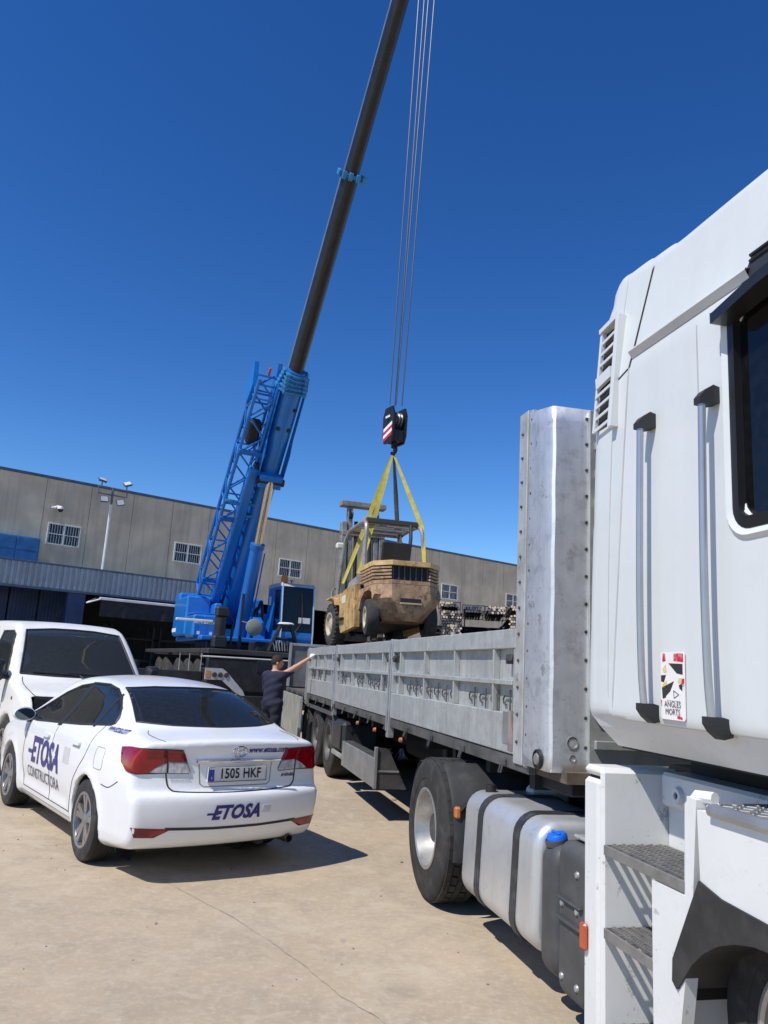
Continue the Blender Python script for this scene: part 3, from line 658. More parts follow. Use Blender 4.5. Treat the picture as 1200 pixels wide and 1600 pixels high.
# number plate
q = MB(); q.m = Matrix.Translation((-.985, 0, .795)) @ Matrix.Rotation(R_(-4), 4, 'Y'); q.box(-.008, .012, -.262, .262, -.057, .057, .004); npl = q.build('number_plate', mat('plate_white', (.70,.71,.70), .35, var=.04, dirt=((.5,.5,.48), .4, 20)), CAR)
PL = Flat((-.9955, 0, .795), (0,-1,0), (.0698,0,.9976))
PL.quad('plate_band', [(-.255,-.05),(-.212,-.05),(-.212,.05),(-.255,.05)], mat('plate_blue', (.02,.07,.42), .4), npl, .003)
text_on('plate_text', 'E', .026, PL, -.234, -.026, MATS['plate_white'], npl, .005)
text_on('plate_text', '1505 HKF', .108, PL, .022, .002, mat('plate_ink', (.012,.012,.014), .4), npl, .004, bold=.002, xs=.83, space=1.02)
for r in (PL,):
    q = MB(); 
    for a, b in (((-.26,-.055),(.26,-.055)),((.26,-.055),(.26,.055)),((.26,.055),(-.26,.055)),((-.26,.055),(-.26,-.055))): q.cyl(r.hit(*a,.001), r.hit(*b,.001), .003, 6)
    q.build('plate_rim', MATS['plate_ink'], npl)
REAR.line('plate_recess', [(-.33,.875),(-.315,.725),(-.285,.703),(.285,.703),(.315,.725),(.33,.875)], .006, MATS['gap_soft'], CAR, -.003, .04)
REAR.patch('chrome_bar', [(-.36,.888),(0,.884),(.40,.888),(.385,.905),(0,.914),(-.36,.910)], CHROME, CAR, .022, .04, .03)
q = MB(); q.tube([(-1.0, .36, .899), (-1.02, 0, .900), (-1.0,-.39,.897)], .008, 8); q.build('chrome_bar_lip', CHROME, CAR)
# maker's badge: three ellipses
bd = empty('badge', (-.985, -.01, .966)); bd.parent = CAR
def ell(w, h_, ox, oz, r):
    q = MB(); n_ = 24; pts = [REAR.hit(.01+ox+w*math.cos(2*math.pi*i/n_), .966+oz+h_*math.sin(2*math.pi*i/n_), .006)-Vector((-.985,-.01,.966)) for i in range(n_+1)]; q.tube(pts, r, 8); q.build('badge_ring', CHROME, bd)
ell(.062, .042, 0, 0, .0065); ell(.022, .040, 0, 0, .0055); ell(.046, .017, 0, .019, .0055)
text_on('tail_lettering', 'www.etosa.com', .068, REAR, .285, .978, NAVYL, CAR, .004, shear=.25, bold=.0022, xs=.88)
text_on('bumper_lettering', 'ETOSA', .142, REAR, -.015, .51, NAVYL, CAR, .005, shear=.32, bold=.0065, xs=.94, space=1.05)
REAR.patch('lettering_bar', [(-.265,.497),(-.17,.497),(-.165,.513),(-.26,.513)], NAVYL, CAR, .0045, .04, .004)
REAR.patch('sticker', [(.225,.495),(.30,.495),(.31,.55),(.235,.55)], SILV, CAR, .003, .04, .003)
text_on('maker_lettering', 'TOYOTA', .034, REAR, -.47, .755, SILV, CAR, .004, xs=1.15, bold=.001); text_on('model_lettering', 'AVENSIS', .034, REAR, .50, .765, mat('dark_chrome', (.12,.12,.12), .2, metal=.8), CAR, .004, shear=.2, xs=1.1, bold=.001)
text_on('door_lettering', 'ETOSA', .335, SIDE, 1.33, .69, NAVYL, CAR, .005, shear=.14, bold=.013, xs=.93, flip=-1, space=1.02)
SIDE.patch('lettering_bar', [(1.93,.655),(1.78,.655),(1.77,.69),(1.92,.69)], NAVYL, CAR, .0045, .05, .004)
SIDE.patch('sticker', [(.72,.70),(.54,.70),(.54,.84),(.72,.84)], SILV, CAR, .003, .05, .003)
text_on('door_lettering', 'CONSTRUCTORA', .145, SIDE, 1.36, .475, mat('dark_lettering', (.05,.05,.09), .5), CAR, .005, xs=.96, flip=-1)
text_on('pillar_lettering', 'www.etosa.com', .072, SIDE, -.27, 1.075, NAVYL, CAR, .006, shear=.2, bold=.001, xs=.85, flip=-1)
q = MB(); q.lathe([(.03,0),(.036,.0),(.036,.16),(.03,.16)], 16, 'x', (-.95,-.56,.245)); q.build('exhaust_pipe', mat('exhaust_steel', (.12,.11,.1), .4, metal=.8), CAR)
q = MB(); q.tube([(-.9,-.3,.26),(-.55,-.3,.24),(-.5,.3,.24)], .05, 8); q.build('silencer', GAP, CAR)
q = MB(); q.cyl((0,.6,.33),(0,-.6,.33), .05, 8); q.build('rear_axle', GAP, CAR)
q = MB(); q.lathe([(.001,.02),(.035,.015),(.045,0)], 12, 'z', (1.5,0,1.335)); q.build('dome_lamp', INT, CAR)
# ================================================================ white van behind the sedan
VAN = empty('delivery_van', (-4.27, 11.62, 0), az_rot(R_(141)), 'white van without grille facing the yard behind the sedan', 'van')
VAN.scale = (1.06, 1.06, 1.06)      # local: x forward from front axle, y left, z up
h = .03; ax = np.arange(-4.1, 1.2, h); ay = np.arange(-1.08, 1.08+h, h); az_ = np.arange(.1, 2.15, h)
top = bez([(.80,.25),(.90,.36),(.93,.55),(.91,.75),(.84,.93),(.66,1.03),(.40,1.105),(.16,1.17),(-.02,1.25),(-.25,1.46),(-.5,1.70),(-.68,1.85),(-.84,1.915),(-1.1,1.945),(-2.2,1.965),(-3.4,1.95),(-3.85,1.9),(-3.95,1.6),(-4.0,.9),(-4.0,.4),(-3.9,.3)], 5)
G2a = np.arange(-4.6, 1.6, h); G2z = np.arange(-.2, 2.4, h); SD = poly_sdf(top, *np.meshgrid(G2a, G2z, indexing='ij'))
A, B, Z = np.meshgrid(ax, ay, az_, indexing='ij'); aB = np.abs(B)
F0 = bil(SD, G2a[0], G2z[0], h, A+.20*aB**2.3*sm(A, -1.0, .2), Z+.05*aB**2*sm(Z, 1.0, 1.2))
Wt = np.interp(Z, [.2,.4,.7,1.0,1.15,1.3,1.6,1.85,2.0], [.88,.93,.95,.945,.93,.90,.835,.765,.70])*(1-.06*sm(A, .2, .9))
F0 = smax(F0, (aB-Wt)*.97, .07); FB = F0.copy()
for a0 in (0., -3.0): F0 = np.maximum(F0, -np.maximum(np.sqrt((A-a0)**2+(Z-.36)**2)-.385, .55-aB))
grille = np.maximum.reduce([aB-.82, np.abs(Z-.87)-.125, .30-A]); F0 = np.maximum(F0, -grille)
cav = np.maximum.reduce([FB+.06, .75-Z, A-.05, -3.6-A]); Fs = np.maximum(F0, -cav)
VWS = [(-.80,1.24),(-.735,1.5),(-.665,1.80),(-.3,1.835),(0,1.84),(.3,1.835),(.665,1.80),(.735,1.5),(.80,1.24),(.4,1.22),(0,1.215),(-.4,1.22)]
VSW = [(-.28,1.17),(-.50,1.52),(-.66,1.73),(-.80,1.78),(-1.30,1.78),(-1.34,1.17)]
ws = poly_sdf(VWS, *np.meshgrid(ay, az_, indexing='ij'))[None]; Fs = np.maximum(Fs, -np.maximum(ws+.02, -1.0-A))
dl = poly_sdf(VSW, *np.meshgrid(ax, az_, indexing='ij'))[:, None, :]; Fs = np.maximum(Fs, -np.maximum(dl+.02, .55-aB))
P, Q = snets(Fs, (ax[0], ay[0], az_[0]), h); P = smooth_mesh(P, Q, 3); np_obj('body', P, Q, mat('white_van_paint', (.78,.77,.73), .3, var=.03, coat=.4, dirt=((.6,.57,.5), .3, 4)), VAN, 45)
P, Q = snets(FB, (ax[0], ay[0], az_[0]), h); P = smooth_mesh(P, Q, 3); bv2 = BVHTree.FromPolygons(P.tolist(), Q.tolist())
VF = Proj(bv2, (4,0,0), (0,1,0), (0,0,1), (-1,0,0)); VL = Proj(bv2, (0,3,0), (1,0,0), (0,0,1), (0,-1,0)); VR = Proj(bv2, (0,-3,0), (1,0,0), (0,0,1), (0,1,0)); VT = Proj(bv2, (0,0,4), (1,0,0), (0,1,0), (0,0,-1))
VF.patch('windscreen', VWS, GLASSV, VAN, .003, .08, .004); VF.line('windscreen_seal', VWS, .013, BLKPL, VAN, .003, .06, True)
for pj in (VL, VR):
    pj.patch('side_window', VSW, GLASSV, VAN, .003, .08, .004); pj.line('window_trim', VSW, .012, BLKPL, VAN, .003, .06, True)
    gaps(pj, [bez([(-.26,1.15),(-.30,.8),(-.42,.45)], 4), [(-1.38,1.8),(-1.38,.45)]], VAN, .004)
gaps(VF, [bez([(-.78,1.20),(-.82,1.08),(-.74,.98),(-.4,.97),(0,.965),(.4,.97),(.74,.98),(.82,1.08),(.78,1.20)], 4)], VAN, .005)
VR.patch('side_marker', [(.16,.93),(.20,.93),(.20,.97),(.16,.97)], REDL, VAN, .006, .03, .008)
q = MB(); q.box(.10, .62, -.78, .78, .70, 1.0); q.build('radiator_bay', GAP, VAN, 0)
for s in (1, -1):
    q = MB(); rings = [[(x, s*(1.08+u*.10*k), 1.27+v*.14*k) for u, v in rrect(-1,1,-1,1,.5)] for x, k in ((-.30,.95),(-.25,1.),(-.18,.9),(-.14,.55))]; q.loft(rings); q.tube([(-.22, s*.92, 1.18), (-.22, s*1.0, 1.2)], .03, 8); m_ = q.build('wing_mirror', BLKPL, VAN)
    q = MB(); q.box(-.309, -.302, s*1.0, s*1.16, 1.15, 1.39, .002); q.build('mirror_glass', MATS['mirror_glass'], m_)
    for a0 in (0., -3.0):
        q = MB(); q.lathe([(.395, .56*s), (.395, .90*s)], 24, 'y', (a0,0,.36), R_(-20), R_(200)); q.lathe([(.001,.565*s),(.395,.56*s)], 24, 'y', (a0,0,.36)); q.build('wheel_well', GAP, VAN)
        car_wheel(VAN, (a0, s*.83, .345), .345, .22, s)
for y in (-.02, -.45):    # wipers at rest
    q = MB(); q.tube([VF.hit(y+.42, 1.19, .01), VF.hit(y+.38, 1.225, .02), VF.hit(y-.2, 1.25, .018)], .011, 6); q.build('wiper', BLKPL, VAN)
q = MB(); q.prism([(-.15,1.15),(-.25,1.25),(-.75,1.24),(-.85,.9),(-.2,.8)], 'y', -.78, .78); q.build('dashboard', mat('grey_dash', (.22,.22,.21), .7, var=.2), VAN)
for y in (-.42, .42):
    st = empty('seat', (-1.35, y, .75)); st.parent = VAN
    q = MB(); q.prism([(-.02,.0),(.12,.0),(-.02,.72),(-.14,.70)], 'y', -.25, .25); q.build('backrest', BEI, st); q = MB(); q.box(-.17,-.06,-.13,.13,.73,.92,.04); q.build('headrest', BEI, st); q = MB(); q.box(0,.5,-.25,.25,-.12,.05,.04); q.build('cushion', BEI, st)
q = MB(); ct = Vector((-.82,.42,1.22)); nrm = Vector((-.75,0,.66)).normalized(); e1 = Vector((0,1,0)); e2 = nrm.cross(e1); q.tube([ct+.2*(math.cos(t)*e1+math.sin(t)*e2) for t in np.linspace(0, 2*math.pi, 25)], .016, 8); q.build('steering_wheel', BLKPL, VAN)
q = MB(); q.box(-1.75, -1.70, -.8, .8, .78, 1.84); q.build('bulkhead', mat('van_bulkhead', (.42,.42,.40), .8), VAN, 0)
q = MB(); q.box(-.9,-.84,-.10,.10,1.70,1.77,.02); q.build('rear_view_mirror', BLKPL, VAN)
for _o in [o for o in VAN.children if o.type == 'MESH']+[g for o in VAN.children for g in o.children if g.type == 'MESH' and not o.name.startswith('wheel')]:
    for _v in _o.data.vertices: _v.co.z += .05*max(0, _v.co.z+(_o.parent.location.z if _o.parent is not VAN else 0)-.5)
# ================================================================ lorry: trailer and tractor stand in one line
TAZ = R_(-12.88); TD = Vector((math.sin(TAZ), math.cos(TAZ), 0)); TN = Vector((-math.cos(TAZ), math.sin(TAZ), 0)); TROT = az_rot(TAZ+math.pi)
ALU = mat('weathered_aluminium', (.45,.463,.45), .5, metal=.35, var=.07, vs=3, bump=.35, bs=5, dirt=((.28,.27,.23), .45, 11), streak=((.25,.24,.20), .5, 16), rvar=.12, speck=[((.14,.135,.12), .55, 7), ((.70,.71,.70), .5, 13)])
ALU2 = mat('greenish_aluminium', (.38,.395,.375), .5, metal=.3, var=.18, vs=2.6, bump=.08, bs=30, dirt=((.22,.21,.18), .55, 4), streak=((.2,.19,.16), .4, 8))
GALV = mat('galvanised_post', (.40,.41,.41), .45, metal=.5, var=.15, vs=5, dirt=((.2,.17,.13), .45, 7))
DKST = mat('dark_steel', (.055,.055,.056), .6, var=.3, vs=6, dirt=((.14,.12,.1), .5, 5))
CHAS = mat('chassis_black', (.012,.012,.013), .6, var=.3, vs=4)
WOODF = mat('bed_boards', (.12,.09,.065), .85, var=.35, vs=6)
RUST = mat('rust_stain', (.16,.085,.05), .8, var=.35, vs=12)
STEELW = mat('truck_rim', (.44,.435,.42), .42, metal=.7, var=.15, vs=7, dirt=((.25,.21,.17), .55, 9))
def truck_wheel(parent, c, side, r=.52, w=.30, tread=True, dish=-.5, name='wheel', rimm=None):
    root = empty(name, c); root.parent = parent; s = side; ri = .282
    q = MB(); prof = [(ri-.005, -w*.46*s), (ri+.01, -w*.5*s), (r*.80, -w*.53*s), (r*.94, -w*.48*s), (r*.975, -w*.42*s), (r-.012, -w*.40*s), (r-.012, w*.40*s), (r*.975, w*.42*s), (r*.955, w*.47*s), (r*.9, w*.505*s), (r*.80, w*.53*s), (r*.70, w*.515*s), (r*.695, w*.50*s), (ri+.012, w*.50*s), (ri, w*.46*s), (ri-.01, w*.40*s)]
    q.lathe(prof, 56); tyre = q.build('tyre', RUB, root)
    if tread:
        q = MB(); n_ = 40
        for row, (y0, y1) in enumerate(((-.41,-.26),(-.24,-.09),(-.07,.07),(.09,.24),(.26,.41))):
            for i in range(n_):
                t = 2*math.pi*(i+.5*(row % 2))/n_; dt = 2*math.pi/n_*.43; sk = .25*dt*(1 if row % 2 else -1); vs = []
                for rr in (r-.014, r+.001):
                    for (tt, yy) in ((t-dt, y0), (t+dt-sk, y0), (t+dt, y1), (t-dt+sk, y1)): vs.append((rr*math.cos(tt), yy*w*s, rr*math.sin(tt)))
                q.add(vs, [(0,1,2,3),(4,5,6,7),(0,1,5,4),(1,2,6,5),(2,3,7,6),(3,0,4,7)])
        q.build('tread', RUB, tyre, 0)['kind'] = 'stuff'
    q = MB(); d = dish*w
    q.lathe([(ri+.008, w*.485*s), (ri+.012, w*.515*s), (ri-.004, w*.53*s), (ri-.016, w*.50*s), (ri-.03, w*.3*s), (ri-.05, (w*.5+d)*s*.5+w*.1*s), (ri-.07, (w*.5+d)*s), (.17, (w*.5+d+.03)*s), (.15, (w*.5+d+.035)*s), (.145, (w*.5+d+.06)*s)], 48); rim = q.build('rim', rimm or STEELW, root)
    q = MB()
    for i in range(10):
        t = 2*math.pi*i/10; y = (w*.5+d+.028)*s; q.cyl((.185*math.cos(t), y, .185*math.sin(t)), (.185*math.cos(t), y+.035*s, .185*math.sin(t)), .017, 6)
    q.build('wheel_nut', DKST, rim)['kind'] = 'stuff'
    q = MB(); q.lathe([(.001, (w*.5+d+.12)*s), (.10, (w*.5+d+.115)*s), (.125, (w*.5+d+.08)*s), (.145, (w*.5+d+.03)*s)], 24); q.build('hub', DKST, rim)
    return root
S0, QC = 11.5, 3.375
TRL = empty('flatbed_trailer', TD*S0-TN*QC, TROT, 'long grey dropside trailer with tall front board behind the white tractor', 'trailer')
YN = -1.275                     # near side
def tx(s): return S0-s
def dropside(s0, s1, side, detail=True, name='dropside'):
    """outer skin of one drop side; side=-1 near"""
    x0, x1 = tx(s1), tx(s0); y = YN*-side if side > 0 else YN; o = -1 if side < 0 else 1
    q = MB(); yo, yi = y, y-o*.03
    q.box(x0, x1, yo, yo-o*.06, 1.885, 2.02, .006); q.box(x0, x1, yo, yo-o*.06, 1.19, 1.452, .006); q.box(x0+.004, x1-.004, yo-o*.052, yo-o*.0595, 1.453, 1.884)
    p = q.build(name, ALU, TRL)
    if not detail: return p
    L_ = x1-x0
    for f in (0, .09, .36, .62, .885, 1.0):
        xx = x0+.0+(L_-.026)*f
        q = MB(); q.box(xx, xx+.026, yo-o*.001, yo-o*.0515, 1.455, 1.882, .003); q.build('rib', ALU, p)
    q = MB(); q.box(x0+.037, x1-.037, yo+o*.003, yo-o*.0512, 1.638, 1.672, .004); q.build('rail', ALU, p)
    n_ = int(L_/.235)
    for i in range(n_):
        if random.random() < .08: continue
        xx = x0+.16+(L_-.34)*i/(n_-1); z = 1.50+random.uniform(-.006,.006); t = random.uniform(-.012,.012)
        q = MB(); q.tube([(xx-.045, yo-o*.04, z-.005), (xx-.08, yo-o*.036, z+.005), (xx-.088, yo-o*.034, z+.035), (xx-.06, yo-o*.032, z+.058), (xx+.045, yo-o*.03, z+.056)], .0065, 5); q.tube([(xx+.045, yo-o*.03, z+.10), (xx+.045+t, yo-o*.03, z-.045)], .0065, 5); q.build('lashing_hook', mat('hook_grey', (.07,.07,.066), .6, var=.3, vs=9), p)
    for xx, rot in ((x0+.04, 0), (x1-.15, 0)):
        q = MB(); q.box(xx, xx+.11, yo+o*.006, yo-o*.050, 1.78, 1.85, .006); q.box(xx+.03, xx+.13, yo+o*.018, yo+o*.0065, 1.80, 1.83, .004); q.build('latch', DKST, p)
    return p
SEC = [(4.95, 8.34), (8.44, 11.83), (11.93, 14.86)]
for a, b in SEC: dropside(a, b, -1)
for a, b in SEC+[(14.96, 18.2)]: dropside(a, b, 1, False)
for s in (8.39, 11.88, 14.91):
    q = MB(); q.box(tx(s)-.04, tx(s)+.04, YN-.012, YN+.06, .98, 2.03, .006); q.box(tx(s)-.015, tx(s)+.015, YN-.03, YN-.0125, 1.05, 2.0, .004); q.build('stanchion', GALV, TRL)
    q = MB(); q.box(tx(s)-.04, tx(s)+.04, 1.215, 1.287, .98, 2.03, .006); q.build('stanchion', GALV, TRL)
# repair patch near the front post
q = MB(); q.box(tx(5.13), tx(5.035), YN-.004, YN-.0005, 1.25, 1.46); q.build('repair_patch', mat('grey_primer', (.18,.19,.19), .6, var=.2), TRL, 0)
q = MB(); q.box(tx(5.033), tx(4.955), YN-.004, YN-.0005, 1.21, 1.47); q.build('rust_patch', mat('rust_grey', (.22,.17,.155), .7, var=.35, vs=9), TRL, 0)
# the fourth side hangs down
q = MB(); q.box(tx(18.1), tx(14.98), YN-.075, YN-.04, .30, 1.10, .006); dp = q.build('lowered_dropside', mat('lowered_side', (.33,.335,.29), .5, metal=.2, var=.2, vs=3, dirt=((.2,.19,.15), .5, 5)), TRL)
q = MB(); q.box(tx(15.05), tx(14.99), YN-.10, YN-.0755, .30, 1.09, .004); q.build('rib', ALU2, dp)
for i in range(3): q = MB(); q.lathe([(.012,0),(.035,0),(.035,-.012),(.012,-.012)], 12, 'y', (tx(15.6+i*.9), YN-.008, 1.13)); q.build('hinge_eye', DKST, dp)
# rear gate
q = MB(); q.box(tx(18.36), tx(18.3), -1.27, 1.27, 1.2, 2.18, .006); rg = q.build('rear_gate', mat('gate_steel', (.17,.17,.165), .55, metal=.3, var=.25, vs=3, dirt=((.1,.09,.08), .5, 4)), TRL)
for y in (-1.27, -.45, .4, 1.21): q = MB(); q.box(tx(18.298), tx(18.25), y, y+.06, 1.2, 2.19, .005); q.build('gate_post', GALV, rg)
q = MB(); q.box(tx(18.298), tx(18.26), -1.20, 1.20, 2.13, 2.19, .005); q.build('gate_rail', GALV, rg)
# bed
q = MB(); q.box(tx(18.3), tx(4.3), -1.21, 1.21, 1.10, 1.165); q.build('bed_floor', WOODF, TRL, 0)
for sd in (-1, 1):
    q = MB(); q.box(tx(18.35), tx(4.72), sd*1.265, sd*1.212, 1.095, 1.182, .004); sr = q.build('side_rail', mat('rail_grey', (.12,.118,.112), .55, metal=.3, var=.3, vs=5, dirt=((.05,.045,.04), .5, 6)), TRL)
    for i in range(16):
        if sd > 0: break
        s = 5.1+i*.84; q = MB(); q.box(tx(s)-.03, tx(s)+.03, -1.285, -1.266, 1.10, 1.15, .004); q.tube([(tx(s)-.02,-1.29,1.11),(tx(s)-.02,-1.305,1.06),(tx(s)+.02,-1.305,1.06),(tx(s)+.02,-1.29,1.11)], .007, 5); q.build('lashing_ring', DKST, sr)
for y in (-.52, .42):
    q = MB(); q.prism([(tx(18.3),1.09),(tx(4.35),1.09),(tx(4.35),.97),(tx(7.2),.94),(tx(8.3),.72),(tx(18.3),.72)], 'y', y, y+.1); q.build('chassis_beam', CHAS, TRL)
for i in range(18):
    s = 4.8+i*.78; q = MB(); q.box(tx(s)-.04, tx(s)+.04, -1.2, 1.2, 1.0, 1.095); q.build('cross_member', CHAS, TRL, 0)
# front board: post, two folded side sheets and a flat front
q = MB(); q.box(tx(4.94), tx(4.80), YN-.004, YN+.08, 1.14, 3.54, .005); fp = q.build('corner_post', mat('post_aluminium', (.47,.48,.475), .48, metal=.3, var=.15, vs=3, dirt=((.25,.22,.17), .5, 5), streak=((.24,.2,.14), .45, 9), speck=[((.13,.10,.07), .6, 8)]), TRL)
q = MB(); q.box(tx(4.795), tx(4.735), YN-.002, YN+.05, 1.13, 3.53, .012); q.build('post_channel', mat('rusty_channel', (.34,.32,.27), .55, metal=.3, var=.2, vs=5, streak=((.17,.11,.06), .7, 8)), fp)
FB_Z = [1.15+i*.23 for i in range(11)]
SHT = mat('front_board_sheet', (.80,.81,.82), .55, metal=.85, var=.03, vs=2.5, bump=.10, bs=2.5, dirt=((.36,.36,.34), .5, 9), streak=((.40,.39,.36), .45, 14), rvar=.03, speck=[((.12,.12,.115), .5, 5), ((.25,.24,.22), .5, 16)])
pts = [(tx(4.735), YN-.006), (tx(4.40), YN-.006), (tx(4.388), YN-.003), (tx(4.381), YN+.008), (tx(4.366), YN+.235), (tx(4.360), YN+.26)]
def zt(x): return 3.50-.10*max(0, min(1, (x-tx(4.735))/.5))
rows = []
for i in range(25):
    f = i/24; rows.append([(x, y+.0022*math.sin(i*1.3+x*7), 1.155+(zt(x)-1.155)*f) for x, y in pts])
q = MB(); q.loft(rows, False, False); fb = q.build('front_board_side', SHT, TRL, 25)
md = fb.modifiers.new('solid', 'SOLIDIFY'); md.thickness = .012; md.offset = 1
q = MB(); q.box(tx(4.37), tx(4.33), YN+.22, 1.275, 1.15, 3.42, .005); fbf = q.build('front_board', ALU2, TRL)
for i in range(12):
    z = 1.3+i*.185; q = MB(); q.box(tx(4.328), tx(4.30), YN+.25, 1.27, z, z+.05, .004); q.build('corrugation', ALU2, fbf)
for i in range(13):
    z = 1.28+i*.175
    q = MB(); q.lathe([(.001,-.012),(.009,-.010),(.012,0)], 8, 'y', (tx(4.875), YN-.005, z)); q.build('rivet', DKST, fp)
    q = MB(); q.lathe([(.001,-.012),(.009,-.010),(.012,0)], 8, 'y', (tx(4.705), YN-.009, z+.06)); q.build('rivet', DKST, fb)
    q = MB(); q.m = Matrix.Translation((tx(4.3665), YN+.212, z*.98+.05)) @ Matrix.Rotation(R_(86), 4, 'Z'); q.lathe([(.001,-.018),(.010,-.016),(.013,-.004)], 8, 'y'); q.build('rivet', DKST, fb)
q = MB(); q.box(tx(4.94), tx(4.36), YN+.12, 1.2, 1.02, 1.128, .01); q.build('front_bolster', CHAS, TRL)
q = MB(); q.lathe([(.001,-.025),(.03,-.024),(.042,-.012),(.045,0)], 20, 'y', (tx(4.50), YN-.02, 1.215)); o = q.build('marker_lamp', mat('lamp_grey', (.20,.19,.18), .35), TRL); 
q = MB(); q.lathe([(.046,.006),(.046,-.022),(.058,-.018),(.060,.006)], 20, 'y', (tx(4.50), YN-.02, 1.215)); q.build('lamp_gasket', BLKPL, o)
for (s, y, z, r) in ((4.374, .13, 1.33, .035), (4.374, .13, 1.24, .02)):
    q = MB(); q.m = Matrix.Translation((tx(s), YN+y, z)) @ Matrix.Rotation(R_(86), 4, 'Z'); q.lathe([(.001,-.012),(r*.7,-.012),(r,-.02),(r*1.1,0)], 14, 'y'); q.build('air_coupling', mat('coupling', (.2,.19,.17), .5, metal=.4), fb)
# running gear
for s in (12.55, 13.86, 15.17):
    for sd in (-1, 1): truck_wheel(TRL, (tx(s), sd*1.02, .53), sd, .53, .36, False, -.34, 'wheel', mat('dirty_rim', (.13,.125,.118), .55, metal=.4, var=.3, vs=9, dirt=((.06,.05,.045), .6, 9)))
    q = MB(); q.cyl((tx(s), -.9, .53), (tx(s), .9, .53), .07, 10); q.build('axle', CHAS, TRL)
q = MB()
for s in (12.55, 13.86):      # grey mudguard frame
    pass
q.prism([(tx(15.85),1.0),(tx(11.95),1.0),(tx(11.9),.93),(tx(11.90),.55),(tx(11.96),.55),(tx(11.96),.90),(tx(12.05),.95),(tx(15.8),.95)], 'y', YN+.02, YN+.09); q.build('mudguard_frame', mat('frame_grey', (.09,.09,.092), .55, var=.3, vs=4), TRL)
q = MB(); q.box(tx(15.8), tx(11.9), YN+.10, 1.2, .985, 1.02); q.build('mudguard', CHAS, TRL, 0)
q = MB(); q.box(tx(11.78), tx(11.06), YN+.01, YN+.55, .52, .94, .05); tb = q.build('tool_box', mat('tool_box_black', (.03,.032,.035), .42, var=.2, vs=5), TRL)
q = MB(); q.box(tx(11.74), tx(11.10), YN-.012, YN+.0095, .56, .90, .02); q.build('tool_box_lid', MATS['tool_box_black'], tb)
q = MB(); q.box(tx(11.8), tx(11.0), YN+.0, YN+.05, .44, .50, .008); q.build('side_guard', ALU2, TRL)
SGM = mat('side_guard_aluminium', (.26,.265,.26), .5, metal=.3, var=.18, vs=3, dirt=((.12,.11,.1), .5, 5))
q = MB(); q.box(tx(10.95), tx(8.98), YN+.0, YN+.025, .37, .695, .006); pb = q.build('pallet_box', SGM, TRL)
q = MB(); q.prism([(YN+.005,.82),(YN+.17,.80),(YN+.40,.36),(YN+.005,.36)], 'x', tx(8.975), tx(8.955)); q.build('end_plate', DKST, pb)
q = MB(); q.prism([(YN+.03,.70),(YN+.15,.70),(YN+.38,.37),(YN+.03,.37)], 'x', tx(10.94), tx(8.98)); q.build('box_body', DKST, pb)
q = MB(); q.box(tx(8.954), tx(8.945), YN+.01, YN+.30, .545, .565); q.build('end_rib', SGM, pb, 0)
q = MB(); q.box(tx(8.975), tx(8.93), YN+.0, YN+.04, .36, .82, .006); q.build('end_post', SGM, pb)
for y in (-.95, .75):
    lg = MB(); lg.box(tx(7.45), tx(7.33), y, y+.12, .45, 1.08, .01); lg.box(tx(7.43), tx(7.35), y+.02, y+.10, .14, .449, .005); lg.box(tx(7.50), tx(7.28), y-.06, y+.18, .10, .138, .005); lg.build('landing_leg', CHAS, TRL)
q = MB(); q.box(tx(11.0), tx(9.0), -.35, .35, .55, .9, .05); q.build('air_tank', CHAS, TRL)
for s in (10.1, 9.1, 7.9): q = MB(); q.lathe([(.001,-.03),(.02,-.028),(.028,0)], 10, 'y', (tx(s), YN-.0+.03, 1.0)); q.build('side_marker', mat('amber_lamp', (.45,.16,.05), .3), TRL)
for y in (-1.2, 1.0): q = MB(); q.box(tx(18.36), tx(18.3), y, y+.2, .85, 1.0, .01); q.build('tail_lamp', REDD, TRL)
# ================================================================ white tractor unit
ST, QT = 5.0, 3.17
TRK = empty('truck_tractor', TD*ST-TN*QT, TROT, 'white high cab truck tractor with grab bars and open steps in the right foreground', 'truck')
def sx(s): return ST-s
TW = mat('white_truck_paint', (.645,.67,.66), .38, var=.025, vs=1.2, coat=.25, dirt=((.56,.575,.56), .30, 5), streak=((.55,.56,.54), .25, 9))
TW2 = mat('white_step_plastic', (.69,.695,.68), .45, var=.04, vs=3, dirt=((.52,.50,.45), .35, 6), speck=[((.22,.21,.19), .55, 11)])
GREYP = mat('grey_plastic', (.065,.066,.068), .55, var=.2, vs=5, dirt=((.11,.105,.1), .5, 5))
TRUB = mat('window_rubber', (.010,.010,.011), .45, var=.1)
h = .028; ax = np.arange(1.1, 3.95, h); ay = np.arange(-1.36, 1.36+h, h); az_ = np.arange(1.25, 4.25, h)
top = [(1.37,1.525),(1.362,1.545),(1.366,1.7),(1.435,3.0),(1.465,3.56)]+bez([(1.485,3.60),(1.515,3.655),(1.53,3.70),(1.545,3.75),(1.60,3.80),(1.68,3.80),(1.95,3.765)], 4)+[(2.15,3.735),(3.3,3.70),(3.62,3.62),(3.75,3.3),(3.78,2.2),(3.80,1.525)]
G2a = np.arange(.8, 4.3, h); G2z = np.arange(1., 4.5, h); SD = poly_sdf(top, *np.meshgrid(G2a, G2z, indexing='ij'))
A, B, Z = np.meshgrid(ax, ay, az_, indexing='ij'); aB = np.abs(B)
F0 = bil(SD, G2a[0], G2z[0], h, A, Z)
Wt = np.interp(Z, [1.2,1.535,1.60,3.20,3.27,3.80,3.95], [1.25,1.252,1.252,1.245,1.235,1.18,1.15])
Wt = Wt-.012*(1-sm(A, 1.36, 1.75))-.02*(1-sm(A, 1.34, 1.42))
F0 = smax(F0, (aB-Wt)*.98, .026); FB = F0.copy()
cav = np.maximum.reduce([FB+.07, 1.65-Z]); Fs = np.maximum(F0, -cav)
